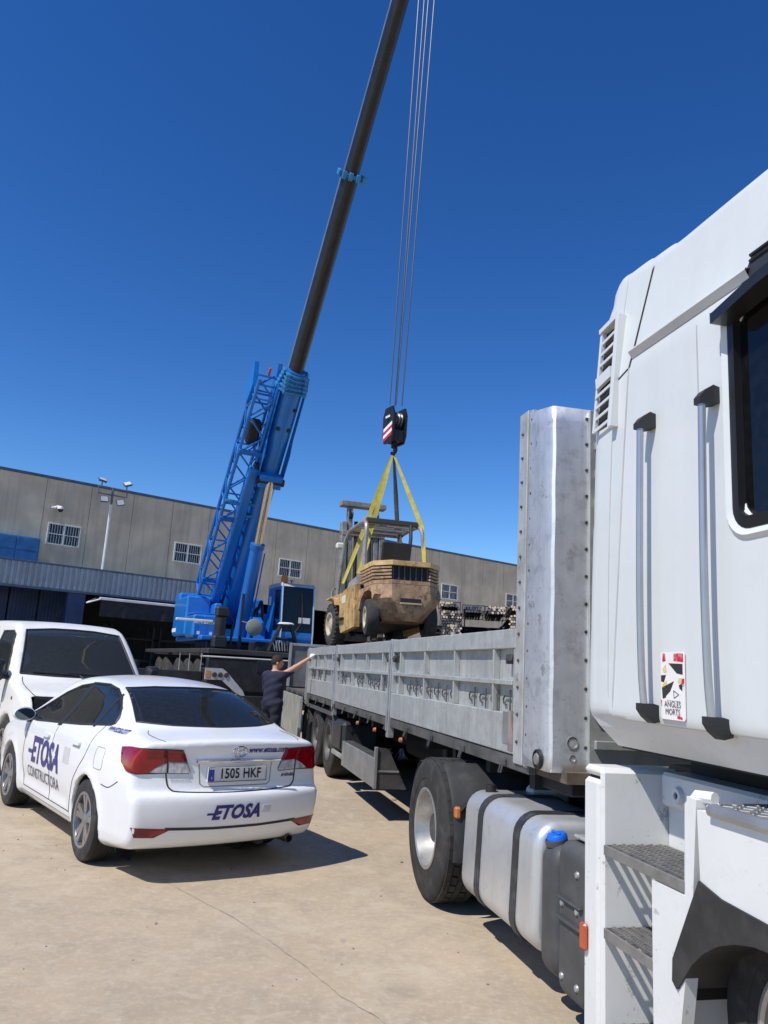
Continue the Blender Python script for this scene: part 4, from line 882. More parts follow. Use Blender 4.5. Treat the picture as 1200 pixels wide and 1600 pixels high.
CWIN = rrect(2.56, 3.55, 2.305, 3.16, .07)
dl = poly_sdf(CWIN, *np.meshgrid(ax, az_, indexing='ij'))[:, None, :]; Fs = np.maximum(Fs, -np.maximum(dl+.02, .9-aB))
fw = poly_sdf(rrect(-1.08,1.08,2.1,3.4,.12), *np.meshgrid(ay, az_, indexing='ij'))[None]; Fs = np.maximum(Fs, -np.maximum(fw, 3.3-A))
P, Q = snets(Fs, (ax[0], ay[0], az_[0]), h); P = smooth_mesh(P, Q, 4); cab = np_obj('cab', P, Q, TW, TRK, 38)
P, Q = snets(FB, (ax[0], ay[0], az_[0]), h); P = smooth_mesh(P, Q, 4); bv3 = BVHTree.FromPolygons(P.tolist(), Q.tolist())
CN = Proj(bv3, (0,-3,0), (1,0,0), (0,0,1), (0,1,0)); CF = Proj(bv3, (0,3,0), (1,0,0), (0,0,1), (0,-1,0)); CFR = Proj(bv3, (6,0,0), (0,1,0), (0,0,1), (-1,0,0))
TGL = glass_mat('truck_glass', (.10,.135,.13), mixf=.2)
for pj in (CN, CF):
    pj.patch('door_window', rrect(2.565,3.545,2.31,3.155,.065), TGL, cab, -.022, .1, .004)
    q = MB(); 
    ring_o = rrect(2.53,3.59,2.275,3.20,.09,6); ring_i = rrect(2.575,3.535,2.32,3.145,.055,6); n_ = len(ring_o)
    V = [pj.hit(u, v, .004) for u, v in ring_o]+[pj.hit(u, v, .012) for u, v in ring_i]+[pj.hit(u, v, -.03) for u, v in ring_i]; q.add(V, [(i, (i+1) % n_, n_+(i+1) % n_, n_+i) for i in range(n_)]+[(n_+i, n_+(i+1) % n_, 2*n_+(i+1) % n_, 2*n_+i) for i in range(n_)]); q.build('window_rubber', TRUB, cab)
    q = MB(); ro = rrect(2.485,3.635,2.23,3.245,.12,6); n_ = len(ro); rm = rrect(2.505,3.615,2.25,3.225,.11,6)
    V = [pj.hit(u, v, -.004) for u, v in ro]+[pj.hit(u, v, .014) for u, v in rm]+[pj.hit(u, v, .001) for u, v in ring_o]; q.add(V, [(i, (i+1) % n_, n_+(i+1) % n_, n_+i) for i in range(n_)]+[(n_+i, n_+(i+1) % n_, 2*n_+(i+1) % n_, 2*n_+i) for i in range(n_)]); q.build('window_surround', TW, cab, 50)
    q = MB(); q.tube([pj.hit(2.70, 2.30, -.05), pj.hit(2.69, 2.9, -.05), pj.hit(2.74, 3.05, -.05), pj.hit(2.89, 3.13, -.05)], .016, 6); q.build('window_channel', BLKPL, cab)
    # visor over the door and dark pillar above it
    q = MB(); sg = -1 if pj is CN else 1
    rings = []
    for x, d, z0, z1 in ((2.515,.075,3.115,3.18),(2.54,.085,3.105,3.20),(2.8,.095,3.14,3.25),(3.6,.095,3.20,3.32)):
        rings.append([(x, sg*(1.24), z1), (x, sg*(1.24+d), z0+.045), (x, sg*(1.24+d), z0), (x, sg*1.24, z0)])
    q.loft(rings); q.build('door_visor', mat('smoked_plastic', (.02,.02,.021), .28, var=.15, vs=6), cab)
    pj.patch('dark_panel', [(2.60,3.22),(2.66,3.34),(3.5,3.34),(3.5,3.21)], mat('dark_panel', (.035,.036,.038), .4), cab, .004, .1, .006)
    for zz in (3.325,3.35): pj.line('drip_rib', [(2.66,zz),(3.5,zz)], .008, BLKPL, cab, .006, .2)
    # gutter
    q = MB(); rows = []
    for i in range(9):
        u = 1.82+.84*i/8; rows.append([pj.hit(u, 3.298, .001), pj.hit(u, 3.292, .026), pj.hit(u, 3.283, .028), pj.hit(u, 3.252, .003)])
    q.loft(rows, False, False); q.build('roof_gutter', mat('gutter_sealer', (.56,.56,.54), .6, var=.08), cab)
    # seams of the rear side panel
    pj.line('panel_gap', [(1.965,3.755),(1.80,3.215)], .006, GAP, cab, .0, .08)
    pj.line('panel_gap', bez([(1.80,3.215),(1.755,2.8),(1.70,2.2),(1.64,1.54)], 5), .005, mat('seam_grey', (.42,.43,.43), .8), cab, .0, .08)
    pj.line('panel_gap', [(1.70,3.19),(1.80,3.215)], .005, GAP, cab, .0, .08)
    pj.line('door_gap', [(2.335,3.2),(2.35,1.54)], .004, MATS['seam_grey'], cab, .0, .1)
    pj.line('rear_gap', bez([(1.71,3.79),(1.685,3.5),(1.66,3.2),(1.61,2.4),(1.60,1.54)], 5), .0035, MATS['seam_grey'], cab, .0, .1)
CFR.patch('windscreen', rrect(-1.10,1.10,2.08,3.42,.12), TGL, cab, .003, .15, .006)
# air vents on the rear side panel
vf = MB(); sg = -1
def vent_quad(u0, u1, v0, v1, off): return [CN.hit(u0, v0, off), CN.hit(u1, v0, off), CN.hit(u1, v1, off), CN.hit(u0, v1, off)]
VU0, VU1, VZ0, VZ1 = 1.495, 1.70, 2.965, 3.53
CN.patch('vent_recess', [(VU0,VZ0+.015),(VU1-.03,VZ0+.015),(VU1-.01,VZ1-.01),(VU0+.02,VZ1-.01)], GAP, cab, .002, .1, .006)
ventf = empty('vent_grille', (0,0,0)); ventf.parent = cab
def vbar(pts, w, t, name='vent_frame'):
    q = MB(); P_ = [CN.hit(u, v, .022) for u, v in pts]; q.strip(P_, (P_[-1]-P_[0]).cross(Vector((0,1,0))).normalized(), w, t); return q.build(name, TW, ventf)
vbar([(VU0-.006,VZ0),(VU0+.018,VZ1)], .022, .02); vbar([(VU1-.02,VZ0-.02),(VU1+.0,VZ1+.01)], .034, .04); vbar([(VU0+.01,VZ1),(VU1+.0,VZ1+.015)], .025, .04); vbar([(VU0+.012,3.225),(VU1-.04,3.245)], .06, .02)
for z in (3.335, 3.40, 3.465): vbar([(VU0+.005,z-.008),(VU1-.03,z+.008)], .015, .007, 'slat')
for z in (2.985, 3.045, 3.105, 3.165): vbar([(VU0+.0,z-.008),(VU1-.04,z+.008)], .015, .007, 'slat')
# grab bars
HB = mat('grab_bar_grey', (.40,.41,.43), .30, metal=.6, var=.08); HC = mat('grab_cap_black', (.022,.023,.025), .55, var=.15)
for s, zb, zt_ in ((3.00, 1.635, 2.83), (2.555, 1.61, 2.80)):
    x = sx(s); hb = empty('grab_bar', (x, -1.25, zb)); hb.parent = cab; Hh = zt_-zb
    q = MB(); q.tube(bez([(.005,-.060,-.03),(.0,-.067,.12),(-.004,-.069,.4),(-.002,-.068,Hh*.6),(.004,-.064,Hh+.01)], 5), .0155, 12); q.build('bar', HB, hb)
    for z0, sgn in ((Hh, 1), (-.02, -1)):
        q = MB(); rings = []
        for d, hw, a, b in ((-.084,.019,0,.026), (-.06,.024,0,.055), (-.025,.027,0,.08), (.015,.026,.01,.07)):
            rings.append([(-hw, d, z0+sgn*a), (hw, d, z0+sgn*a), (hw, d, z0+sgn*b), (-hw, d, z0+sgn*b)])
        q.loft(rings); q.build('bar_end', HC, hb)
# blind spot sticker
SK = Flat((sx(2.865), -1.2545, 1.695), (1,0,0), (0,0,1)); 
SK.o = CN.hit(sx(2.865), 1.695, .004)
SKW = mat('sticker_white', (.78,.76,.74), .5, var=.05, dirt=((.6,.5,.4), .3, 25)); SKR = mat('sticker_red', (.55,.02,.05), .5, var=.1, dirt=((.75,.7,.68), .9, 28)); SKB = mat('sticker_black', (.03,.03,.03), .5, var=.1); SKY = mat('sticker_yellow', (.62,.5,.14), .5, dirt=((.75,.72,.68), .8, 30))
st = SK.quad('sticker', rrect(-.083,.083,-.137,.137,.012), SKW, cab, .003)
for nm, poly, m_ in (('a', [(-.07,.095),(-.045,.10),(-.05,.13),(-.065,.132)], SKR), ('b', [(.01,.10),(.075,.095),(.075,.13),(.012,.13)], SKR), ('c', [(-.025,.09),(.07,.088),(.07,.045),(.03,.05)], SKB), ('d', [(-.08,.04),(-.045,.042),(-.06,.012),(-.08,.015)], SKB), ('e', [(-.075,-.01),(.01,.018),(-.03,-.045),(-.07,-.055)], SKB), ('f', [(.03,.0),(.065,-.02),(.068,.01)], SKB), ('g', [(-.07,.065),(-.045,.085),(-.04,.055),(-.06,.05)], SKY), ('h', [(-.075,.0),(-.04,.02),(-.035,-.005),(-.07,-.012)], SKY), ('i', [(.035,.01),(.065,.012),(.062,.032),(.045,.03)], SKY), ('j', [(.06,.0),(.08,.0),(.08,.03),(.066,.03)], SKR), ('k', [(-.083,-.085),(-.076,-.085),(-.076,-.06),(-.083,-.06)], SKR), ('l', [(.03,-.13),(.065,-.132),(.062,-.122),(.03,-.118)], SKR)):
    SK.quad('sticker_print', poly, m_, st, .0042)
SK.quad('sticker_print', [(-.045,-.045),(.04,.012),(.055,-.03),(.05,-.06),(-.04,-.06)], SKW, st, .0048)
for a, b in (((.01,-.02),(.045,-.035)), ((.045,-.035),(.012,-.05)), ((.012,-.05),(.01,-.02))): q = MB(); q.cyl(SK.hit(*a,.006), SK.hit(*b,.006), .0012, 5); q.build('sticker_print', SKB, st)
text_on('sticker_text', 'ANGLES', .034, SK, .0, -.076, SKB, st, .0056, bold=.0, xs=.92); text_on('sticker_text', 'MORTS', .034, SK, .0, -.106, SKB, st, .0056, bold=.0, xs=.92)
# cab floor / engine box below, and inside
q = MB(); q.box(sx(3.5), sx(1.4), -.76, .76, 1.0, 1.385, .03); q.build('engine_cover', mat('navy_black', (.012,.014,.022), .6, var=.3), TRK)
q = MB(); q.box(1.45, 1.7, -1.1, 1.1, 1.7, 3.4); q.build('bunk_wall', mat('cab_interior', (.06,.06,.062), .8, var=.15), cab, 0)
q = MB(); q.box(2.3, 2.62, -.95, -.45, 1.75, 2.85, .06); q.build('seat', MATS['cab_interior'], cab); q = MB(); q.box(2.3, 2.62, .45, .95, 1.75, 2.85, .06); q.build('seat', MATS['cab_interior'], cab)
# step tower
YS = -1.245
stp = empty('step_tower', (sx(3.25), YS, 0)); stp.parent = TRK
def sb(name, m_, s0, s1, y0, y1, z0, z1, b=.012, par=None):
    q = MB(); q.box(s0 and -(s0-3.25), -(s1-3.25), y0, y1, z0, z1, b); return q.build(name, m_, par or stp)
sb('outer_panel', TW2, 3.645, 3.50, .0, .42, .10, 1.235, .018)
sb('outer_cap', TW2, 3.64, 3.47, .0, .42, 1.25, 1.295, .018)
sb('panel_gap', GAP, 3.61, 3.49, .02, .40, 1.236, 1.249, 0)
sb('side_wall', TW2, 3.488, 3.455, -.004, .42, .10, 1.287, .015)
sb('back_wall', TW2, 3.45, 2.88, .34, .38, .10, 1.285, .005)
sb('back_ledge', TW2, 3.45, 2.62, .30, .46, 1.135, 1.29, .015)
sb('right_wall', TW2, 3.035, 2.99, .12, .335, .10, .90, .006)
q = MB(); q.prism([(-(3.05-3.25), .10), (-(2.93-3.25), .10), (-(2.775-3.25), .90), (-(2.74-3.25), 1.27), (-(2.80-3.25), 1.275), (-(2.82-3.25), .905), (-(3.05-3.25), .905)], 'y', -.004, .05); q.build('front_post', TW2, stp, 30)
q = MB(); q.tube([(-(2.822-3.25), .02, .90), (-(2.808-3.25), .02, 1.24), (-(2.78-3.25), .03, 1.278), (-(2.70-3.25), .05, 1.282)], .024, 8); q.build('post_lip', TW2, stp)
q = MB(); q.lathe([(.016,.0),(.016,-.018),(.034,-.02),(.040,-.0)], 18, 'y', (-(3.30-3.25), .298, 1.20)); q.build('lock_ring', TW2, stp); q = MB(); q.lathe([(.001,-.006),(.016,-.006)], 14, 'y', (-(3.30-3.25), .298, 1.20)); q.build('lock_core', BLKPL, stp)
GRT = mat('step_grating', (.25,.243,.23), .55, metal=.45, var=.2, vs=9, dirt=((.25,.23,.2), .5, 8))
for z, s1, d0 in ((.955, 2.815, .0), (.60, 3.04, .0), (.20, 3.04, .0)):
    gs = empty('step', (0, 0, z)); gs.parent = stp; q = MB(); xa, xb = -(3.452-3.25), -(s1-3.25)
    q.box(xa, xb, d0, d0+.012, -.045, .0, .003); q.build('step_edge', GRT, gs, 0); q = MB(); q.box(xa, xb, .318, .33, -.035, .0); q.build('step_edge', GRT, gs, 0)
    q = MB(); nb = int((xb-xa)/.085)
    for i in range(nb+1): x = xa+(xb-xa-.004)*i/nb; q.box(x, x+.004, d0+.0125, .3175, -.02, -.001)
    q.build('grating_bars', GRT, gs, 0)['kind'] = 'stuff'
    q = MB()
    for i in range(6): y = d0+.04+i*.048; q.box(xa, xb, y, y+.020, -.012, .001)
    for i in range(22): 
        for j in range(6): x = xa+.012+(xb-xa)*i/22; q.box(x-.006, x+.006, d0+.046+j*.048, d0+.054+j*.048, .0012, .006)
    q.build('grating_cross_bars', GRT, gs, 0)['kind'] = 'stuff'
q = MB(); q.box(-(3.64-3.25), -(3.585-3.25), -.026, -.001, .455, .575, .01); q.build('reflector', mat('orange_reflector', (.42,.075,.025), .25, var=.2, coat=.4), stp)
# front corner panel, arch trim, tread plate
q = MB(); q.prism([(sx(2.735), 1.235), (sx(2.725), .985), (sx(2.60), .955), (sx(1.6), .90), (sx(1.5), 1.235)], 'y', YS-.006, YS+.20); q.build('corner_panel', TW2, TRK, 30)
q = MB(); q.box(sx(2.72), sx(1.5), YS+.02, YS+.46, 1.236, 1.258, .006); q.build('panel_top', TW2, TRK)
TPM = mat('tread_plate', (.46,.47,.48), .38, metal=.75, var=.12, vs=6)
q = MB(); q.box(sx(2.65), sx(1.5), YS-.012, YS+.42, 1.2585, 1.272, .005); tp = q.build('tread_plate', TPM, TRK)
q = MB(); q.tube([(sx(2.64), YS-.012, 1.25), (sx(1.5), YS-.012, 1.25)], .024, 10); q.build('plate_edge', TPM, tp)
q = MB()
for i in range(26):
    for j in range(8):
        x = sx(2.62)+i*.045; y = YS+.012+j*.05; a = R_(45 if (i+j) % 2 else -45)
        q.m = Matrix.Translation((x, y, 1.272)) @ Matrix.Rotation(a, 4, 'Z'); q.box(-.018, .018, -.004, .004, 0, .004, .0015)
for i in range(5):
    q.m = Matrix.Translation((sx(2.62)+i*.27, YS+.2, 1.2725)) ; q.box(-.004,.004,-.2,.2,0,.006,.002)
q.m = Matrix(); q.build('plate_pattern', TPM, tp, 0)['kind'] = 'stuff'
AX = 2.37
q = MB(); oa = []; ia = []
for i in range(17):
    t = R_(8+164*i/16); oa.append((sx(AX)+.72*math.cos(t), .48+.60*math.sin(t)-(.0 if i else 0))); ia.append((sx(2.33)+.57*math.cos(t), .38+.48*math.sin(t)))
oa = [(sx(AX)-.64 - .02, .97) if 0 else p for p in oa]
poly = [(sx(2.725),.985),(sx(2.60),.954),(sx(1.55),.90),(sx(1.55),.80)]+[p for p in ia[3:14]]+[(sx(2.875),.56),(sx(2.905),.58),(sx(2.90),.66)]
q.prism(poly, 'y', YS-.014, YS+.30); q.build('arch_trim', mat('black_arch_plastic', (.028,.028,.029), .6, var=.2, vs=6, dirt=((.07,.065,.06), .5, 5)), TRK, 30)
q = MB(); q.lathe([(.60, .0), (.60, .55)], 20, 'y', (sx(AX), YS+.05, .48), R_(0), R_(180)); q.lathe([(.001,.5),(.62,.5)], 20, 'y', (sx(AX), YS+.05, .48)); q.build('wheel_well', GAP, TRK)
for sd in (-1, 1): truck_wheel(TRK, (sx(AX), sd*.92, .50), sd, .50, .30, True, -.05)
q = MB(); q.box(sx(1.45), sx(1.15), -1.24, 1.24, .30, 1.30, .08); q.build('front_bumper', TW2, TRK)
# fuel tank
TKM = mat('tank_aluminium', (.60,.61,.615), .36, metal=.55, var=.10, vs=2, bump=.05, bs=25, dirt=((.40,.39,.37), .45, 4), streak=((.44,.43,.40), .4, 7), rvar=.08, speck=[((.30,.29,.27), .4, 9)])
def tank(s0, s1, y0, y1, z0, z1, r, n_=6, lean=0.):
    """rounded box lofted along the truck"""
    sec = rrect(y0, y1, z0, z1, r, n_); cy, cz = (y0+y1)/2, (z0+z1)/2; rings = []
    for x, k in ((sx(s0), .86), (sx(s0)+.012, .95), (sx(s0)+.04, .99), (sx(s0)+.06, 1.), (sx(s1)-.06, 1.), (sx(s1)-.04, .99), (sx(s1)-.012, .95), (sx(s1), .86)):
        rings.append([(x, cy+(y-cy)*k-lean*(z-cz), cz+(z-cz)*k) for y, z in sec])
    return rings
q = MB(); q.loft(tank(5.40, 4.20, YS-.0, YS+.62, .225, .91, .13, 6, -.04)); tk = q.build('fuel_tank', TKM, TRK, 50)
for s in (5.06, 4.47):
    sec = rrect(YS-.008, YS+.63, .215, .92, .135, 6); cz = .567; q = MB(); q.loft([[(sx(s)+dx, y+.04*(z-cz), z) for y, z in sec] for dx in (-.04, .04)]); q.build('tank_strap', mat('strap_black', (.03,.031,.033), .5, var=.2, dirt=((.2,.2,.2), .3, 9)), tk)
q = MB(); q.lathe([(.001,.05),(.035,.05),(.04,.02),(.035,0)], 16, 'z', (sx(5.26), YS+.15, .905)); q.build('filler_cap', BLKPL, tk)
q = MB(); q.box(sx(4.58)-.0, sx(4.555), YS-.012+.0, YS-.004, .36, .70); 
ad = MB(); ad.loft(tank(4.185, 3.985, YS+.02, YS+.60, .17, .83, .09, 5)); adt = ad.build('additive_tank', GREYP, TRK, 50)
q = MB(); q.m = Matrix.Translation((sx(4.11), YS+.09, .815)) @ Matrix.Rotation(R_(14), 4, 'X'); q.lathe([(.062,0),(.062,.03),(.056,.03)], 20, 'z'); q.build('cap_collar', GREYP, adt)
q = MB(); q.m = Matrix.Translation((sx(4.11), YS+.09, .843)) @ Matrix.Rotation(R_(14), 4, 'X'); q.lathe([(.001,.03),(.05,.028),(.057,.018),(.057,0)], 24, 'z'); q.box(-.045,.045,-.008,.008,.028,.04,.004); q.build('blue_cap', mat('blue_cap', (.01,.13,.62), .4, var=.1), adt)
q = MB(); q.loft(tank(3.975, 3.665, YS+.02, YS+.55, .14, .88, .07, 5)); bx_ = q.build('battery_box', GREYP, TRK, 50)
q = MB(); q.box(sx(3.95), sx(3.69), YS+.0, YS+.024, .50, .515, .004); q.box(sx(3.95), sx(3.69), YS+.0, YS+.024, .60, .61, .004); q.build('cover_rib', GREYP, bx_)
for s, z in ((3.90,.58),(3.74,.58),(3.90,.24),(3.74,.24),(3.74,.75)): q = MB(); q.lathe([(.001,-.012),(.014,-.01),(.018,0)], 10, 'y', (sx(s), YS+.02, z)); q.build('bolt', GALV, bx_)
q = MB(); q.m = Matrix.Translation((sx(3.80), YS+.22, .885)) @ Matrix.Rotation(R_(-4), 4, 'X'); q.box(-.10,.12,-.14,.14,0,.018,.004); q.build('battery_lid', ALU, bx_)
# drive axle: twin wheels, guards, frame
for sd in (-1, 1):
    truck_wheel(TRK, (sx(6.03), sd*(1.175), .52), sd, .52, .29, True, -.62); truck_wheel(TRK, (sx(6.03), sd*.83, .52), sd, .52, .29, False, -.4)
q = MB(); q.cyl((sx(6.03), -.9, .52), (sx(6.03), .9, .52), .12, 12); q.build('drive_axle', CHAS, TRK)
def guard(a0, a1, name, rad=.565, y0=YS-.04, y1=YS+.62):
    q = MB(); rings = []
    for i in range(13):
        t = R_(a0+(a1-a0)*i/12); c_, s_ = math.cos(t), math.sin(t)
        rings.append([(sx(6.03)+rad*c_, y0+.03, .52+rad*s_), (sx(6.03)+(rad+.012)*c_, y0, .52+(rad+.012)*s_), (sx(6.03)+(rad+.02)*c_, y0+.03, .52+(rad+.02)*s_), (sx(6.03)+(rad+.02)*c_, y1, .52+(rad+.02)*s_), (sx(6.03)+rad*c_, y1, .52+rad*s_)])
    q.loft(rings); return q.build(name, mat('guard_black', (.03,.03,.031), .55, var=.2, vs=6, dirt=((.07,.066,.06), .5, 6)), TRK, 50)
guard(-12, 62, 'mudguard_front'); guard(128, 178, 'mudguard_rear')
q = MB(); q.box(sx(6.60)-.008, sx(6.60)+.008, YS+.03, YS+.60, .14, .56, .003); q.build('mud_flap', mat('flap_rubber', (.02,.02,.02), .8, var=.2), TRK)
q = MB(); q.box(sx(6.62)-.012, sx(6.60)+.0, YS+.02, YS+.06, .5, .92, .004); q.build('flap_bracket', CHAS, TRK)
q = MB(); q.tube([(sx(5.42), YS+.12, .78), (sx(5.46), YS+.05, .79), (sx(5.47), YS+.0, .74)], .02, 6); sl_ = q.build('lamp_bracket', BLKPL, TRK)
q = MB(); q.box(sx(5.50), sx(5.45), YS-.035, YS+.01, .69, .77, .012); q.build('side_lamp', mat('orange_lens', (.5,.16,.04), .3, var=.2), sl_)
for y in (-.46, .38): q = MB(); q.box(sx(6.9), sx(1.5), y, y+.08, .70, .98, .005); q.build('frame_rail', CHAS, TRK)
q = MB(); q.box(sx(6.3), sx(5.0), -.55, .55, .98, 1.06, .03); q.build('fifth_wheel', CHAS, TRK)
q = MB(); q.box(sx(5.4), sx(3.6), -.40, .40, .55, .96, .05); q.box(sx(5.38), sx(3.65), -.85, -.5, .30, .78, .05); q.build('gearbox', CHAS, TRK)
q = MB(); q.box(sx(4.6), sx(4.0), -.7, .7, .985, 1.01); q.build('catwalk', mat('catwalk', (.08,.08,.08), .6, metal=.3), TRK, 0)
q = MB(); q.box(sx(5.35), sx(5.25), -.8, -.5, .80, .95, .02); q.build('valve_block', TW2, TRK)
for y in (-.2, 0, .2): q = MB(); q.tube(bez([(sx(3.72), y, 1.5), (sx(3.95), y+.05, 1.15), (sx(4.1), y-.03, 1.45)], 6), .014, 6); q.build('air_hose', BLKPL, TRK)
q = MB(); q.box(sx(3.70), sx(3.40), -.75, .75, 1.22, 1.30, .02); q.build('cab_mount', CHAS, TRK)
q = MB(); q.box(sx(3.76), sx(3.67), -1.02, 1.02, 1.55, 3.45, .03); q.build('reflection_blocker', CHAS, TRK)  # added black panel, out of view; darkens what the front board mirrors
for sg in (-1, 1):
    q = MB(); rows = []
    for x0_, x1_ in ((1.40, 1.47), (2.02, 2.02), (2.06, 2.06), (2.44, 2.44), (2.50, 2.56), (3.7, 3.7)):
        d_ = .0 if x0_ not in (2.02, 2.06) else .008
        rows.append([(x0_, sg*(1.228-d_), 1.538), (x0_*.4+x1_*.6, sg*(1.205-d_), 1.485), (x1_, sg*(1.12-d_), 1.395), (x1_, sg*1.0, 1.39)])
    q.loft(rows, False, False); q.build('cab_skirt', TW2, cab, 20)
q = MB(); q.box(1.47, 3.7, -1.1, 1.1, 1.385, 1.525); q.build('cab_floor', CHAS, cab, 0)
# ================================================================ mobile crane (on its outriggers, boom over the rear towards the yard)
BLUE = mat('crane_blue', (.008,.155,.52), .36, var=.10, vs=1.5, coat=.25, dirt=((.015,.11,.38), .35, 4))
BLUE2 = mat('crane_blue_dull', (.012,.14,.48), .45, var=.15, vs=3, dirt=((.02,.06,.16), .4, 5))
TEAL = mat('boom_collar_blue', (.03,.20,.42), .4, var=.15, vs=6)
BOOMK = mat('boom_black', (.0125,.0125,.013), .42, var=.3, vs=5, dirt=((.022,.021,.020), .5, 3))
BSUNLIT = mat('boom_sunlit_side', (.10,.15,.22), .45, var=.15, vs=4)  # sunlit edge of the black boom sections, put into the upper shell colour
CRBK = mat('crane_black', (.016,.017,.019), .5, var=.3, vs=4, dirt=((.05,.045,.04), .4, 4))
CRGR = mat('crane_grey', (.42,.43,.43), .4, var=.1)
CHR2 = mat('cylinder_chrome', (.62,.58,.50), .18, metal=1., var=.08)
PIV = Vector((-4.60, 24.0, 0)); TIP = Vector((.36, 12.35, 17.45)); PZ = 3.45
_d = TIP-PIV; CAZ = math.atan2(_d.x, _d.y); HL = math.hypot(_d.x, _d.y)
BEL = math.atan2(TIP.z-PZ, HL); BLEN = math.hypot(HL, TIP.z-PZ)
CR = empty('mobile_crane', PIV, az_rot(CAZ), 'blue mobile crane with raised telescopic boom standing before the warehouse', 'crane')
BM = Matrix.Translation((0,0,PZ)) @ Matrix.Rotation(-BEL, 4, 'Y')      # boom space: x along the boom, z up from its back
def boom_section(name, x0, x1, w, hgt, matU, matL, zoff=0., par=None):
    rt = empty(name, (0,0,0)); rt.parent = par or CR
    t = hgt*.5; r = w*.5; zb = hgt*.14; low = [(-r, zb)]
    for i in range(1, 8):
        a = math.pi+math.pi*i/8; low.append((r*math.cos(a), zb+(hgt*.5+zb)*math.sin(a)))
    low.append((r, zb))
    q = MB(); q.m = BM; up = [(-r,zb),(-r,t-.05),(-r+.05,t),(r-.05,t),(r,t-.05),(r,zb)]
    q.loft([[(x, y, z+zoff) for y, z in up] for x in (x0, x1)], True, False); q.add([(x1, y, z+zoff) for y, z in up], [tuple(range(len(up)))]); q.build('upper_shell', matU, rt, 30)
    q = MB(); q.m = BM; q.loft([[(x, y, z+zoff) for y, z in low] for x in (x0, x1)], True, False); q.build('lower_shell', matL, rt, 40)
    return rt
bs = boom_section('boom_base_section', -.5, 7.36, .68, .84, BLUE, BLUE)
q = MB(); q.m = BM                                                   # reinforcing plates at the boom head and the cylinder bracket
q.prism([(4.5,-.50),(5.6,-.50),(6.0,-.36),(7.3,-.30),(7.3,-.1),(4.3,-.1)], 'y', -.355, -.343); q.prism([(4.5,-.50),(5.6,-.50),(6.0,-.36),(7.3,-.30),(7.3,-.1),(4.3,-.1)], 'y', .343, .355); q.build('boom_cheek_plate', BLUE, bs)
q = MB(); q.m = BM; q.box(4.55, 4.95, -.33, .33, -.62, -.36, .03); q.build('cylinder_bracket', BLUE, bs)
q = MB(); q.m = BM; q.cyl((4.75,-.39,-.52), (4.75,.39,-.52), .11, 12); q.build('bracket_pin', CRBK, bs)
for x, y in ((6.3,-.22),(6.3,.2),(6.9,.24)):
    q = MB(); q.m = BM; q.lathe([(.001,-.03),(.05,-.03),(.06,0)], 12, 'z', (x, y*.7, -.375)); q.build('pad_bolt', CRBK, bs)
for i in range(5):
    w = .78-.05*i; hh = .92-.055*i; x = 7.365+i*.105; q = MB(); q.m = BM
    sec = rrect(-w/2, w/2, -hh/2, hh/2, .26, 5); q.loft([[(x+dx, y, z) for y, z in sec] for dx in (0, .05)]); q.build('boom_collar', TEAL, bs)
    q = MB(); q.m = BM; sec = rrect(-w/2+.05, w/2-.05, -hh/2+.05, hh/2-.05, .22, 5); q.loft([[(x+dx, y, z) for y, z in sec] for dx in (.0505, .1145)]); q.build('collar_step', BLUE2, bs)
    for sgn in (-1, 1):
        q = MB(); q.m = BM; q.box(x-.02, x+.09, sgn*(w/2-.02), sgn*(w/2+.05), -.1, .1, .01); q.build('collar_lug', TEAL, bs); q = MB(); q.m = BM; q.box(x-.01, x+.07, sgn*.2, sgn*.32, -hh/2-.04, -hh/2+.02, .01); q.build('collar_lug', TEAL, bs)
RING = 12.85
t1 = boom_section('boom_second_section', 7.6, RING, .40, .50, BSUNLIT, BOOMK)
q = MB(); q.m = BM; sec = rrect(-.26, .26, -.32, .32, .13, 5); q.loft([[(RING+dx, y, z) for y, z in sec] for dx in (-.04, .04)]); t1r = q.build('boom_collar', BLUE, t1)
for y in (-.25, -.09, .09, .25): q = MB(); q.m = BM; q.box(RING-.08, RING+.10, y-.05, y+.05, -.37, -.30, .015); q.build('collar_lug', TEAL, t1)
q = MB(); q.m = BM; q.box(RING-.06, RING+.08, -.33, -.25, -.1, .12, .015); q.build('collar_lug', TEAL, t1); q = MB(); q.m = BM; q.box(RING-.06, RING+.08, .25, .33, -.1, .12, .015); q.build('collar_lug', TEAL, t1)
t2 = boom_section('boom_third_section', RING+.03, BLEN+.3, .345, .43, BSUNLIT, BOOMK)
q = MB(); q.m = BM; q.prism([(BLEN-.3,-.34),(BLEN+.7,-.55),(BLEN+.8,-.2),(BLEN+.5,.45),(BLEN-.3,.36)], 'y', -.30, -.24); q.prism([(BLEN-.3,-.34),(BLEN+.7,-.55),(BLEN+.8,-.2),(BLEN+.5,.45),(BLEN-.3,.36)], 'y', .24, .30); q.build('boom_head', BLUE, t2)
q = MB(); q.m = BM; q.lathe([(.1,-.18),(.27,-.18),(.24,-.1),(.27,0),(.24,.1),(.27,.18),(.1,.18)], 24, 'y', (BLEN+.35, 0, -.22)); q.build('head_sheave', CRBK, t2)
# lifting cylinder
def bpt(x, y, z): return BM @ Vector((x, y, z))
c0 = Vector((1.62, 0, 2.30)); c1 = bpt(4.75, 0, -.52); cd_ = (c1-c0); cl = cd_.length
q = MB(); q.cyl(c0, c0+cd_*.60, .185, 20); cy = q.build('lift_cylinder', BLUE, CR)
q = MB(); q.cyl(c0+cd_*.585, c0+cd_*.615, .205, 20); q.build('cylinder_gland', BLUE2, cy)
q = MB(); q.cyl(c0+cd_*.616, c1, .12, 20); q.build('cylinder_rod', CHR2, cy)
q = MB(); pv = [c0+cd_*f+Vector((.05,.24,0)) for f in (.05,.3,.56)]; q.tube(pv, .022, 6); q.build('hydraulic_pipe', BLUE2, cy)
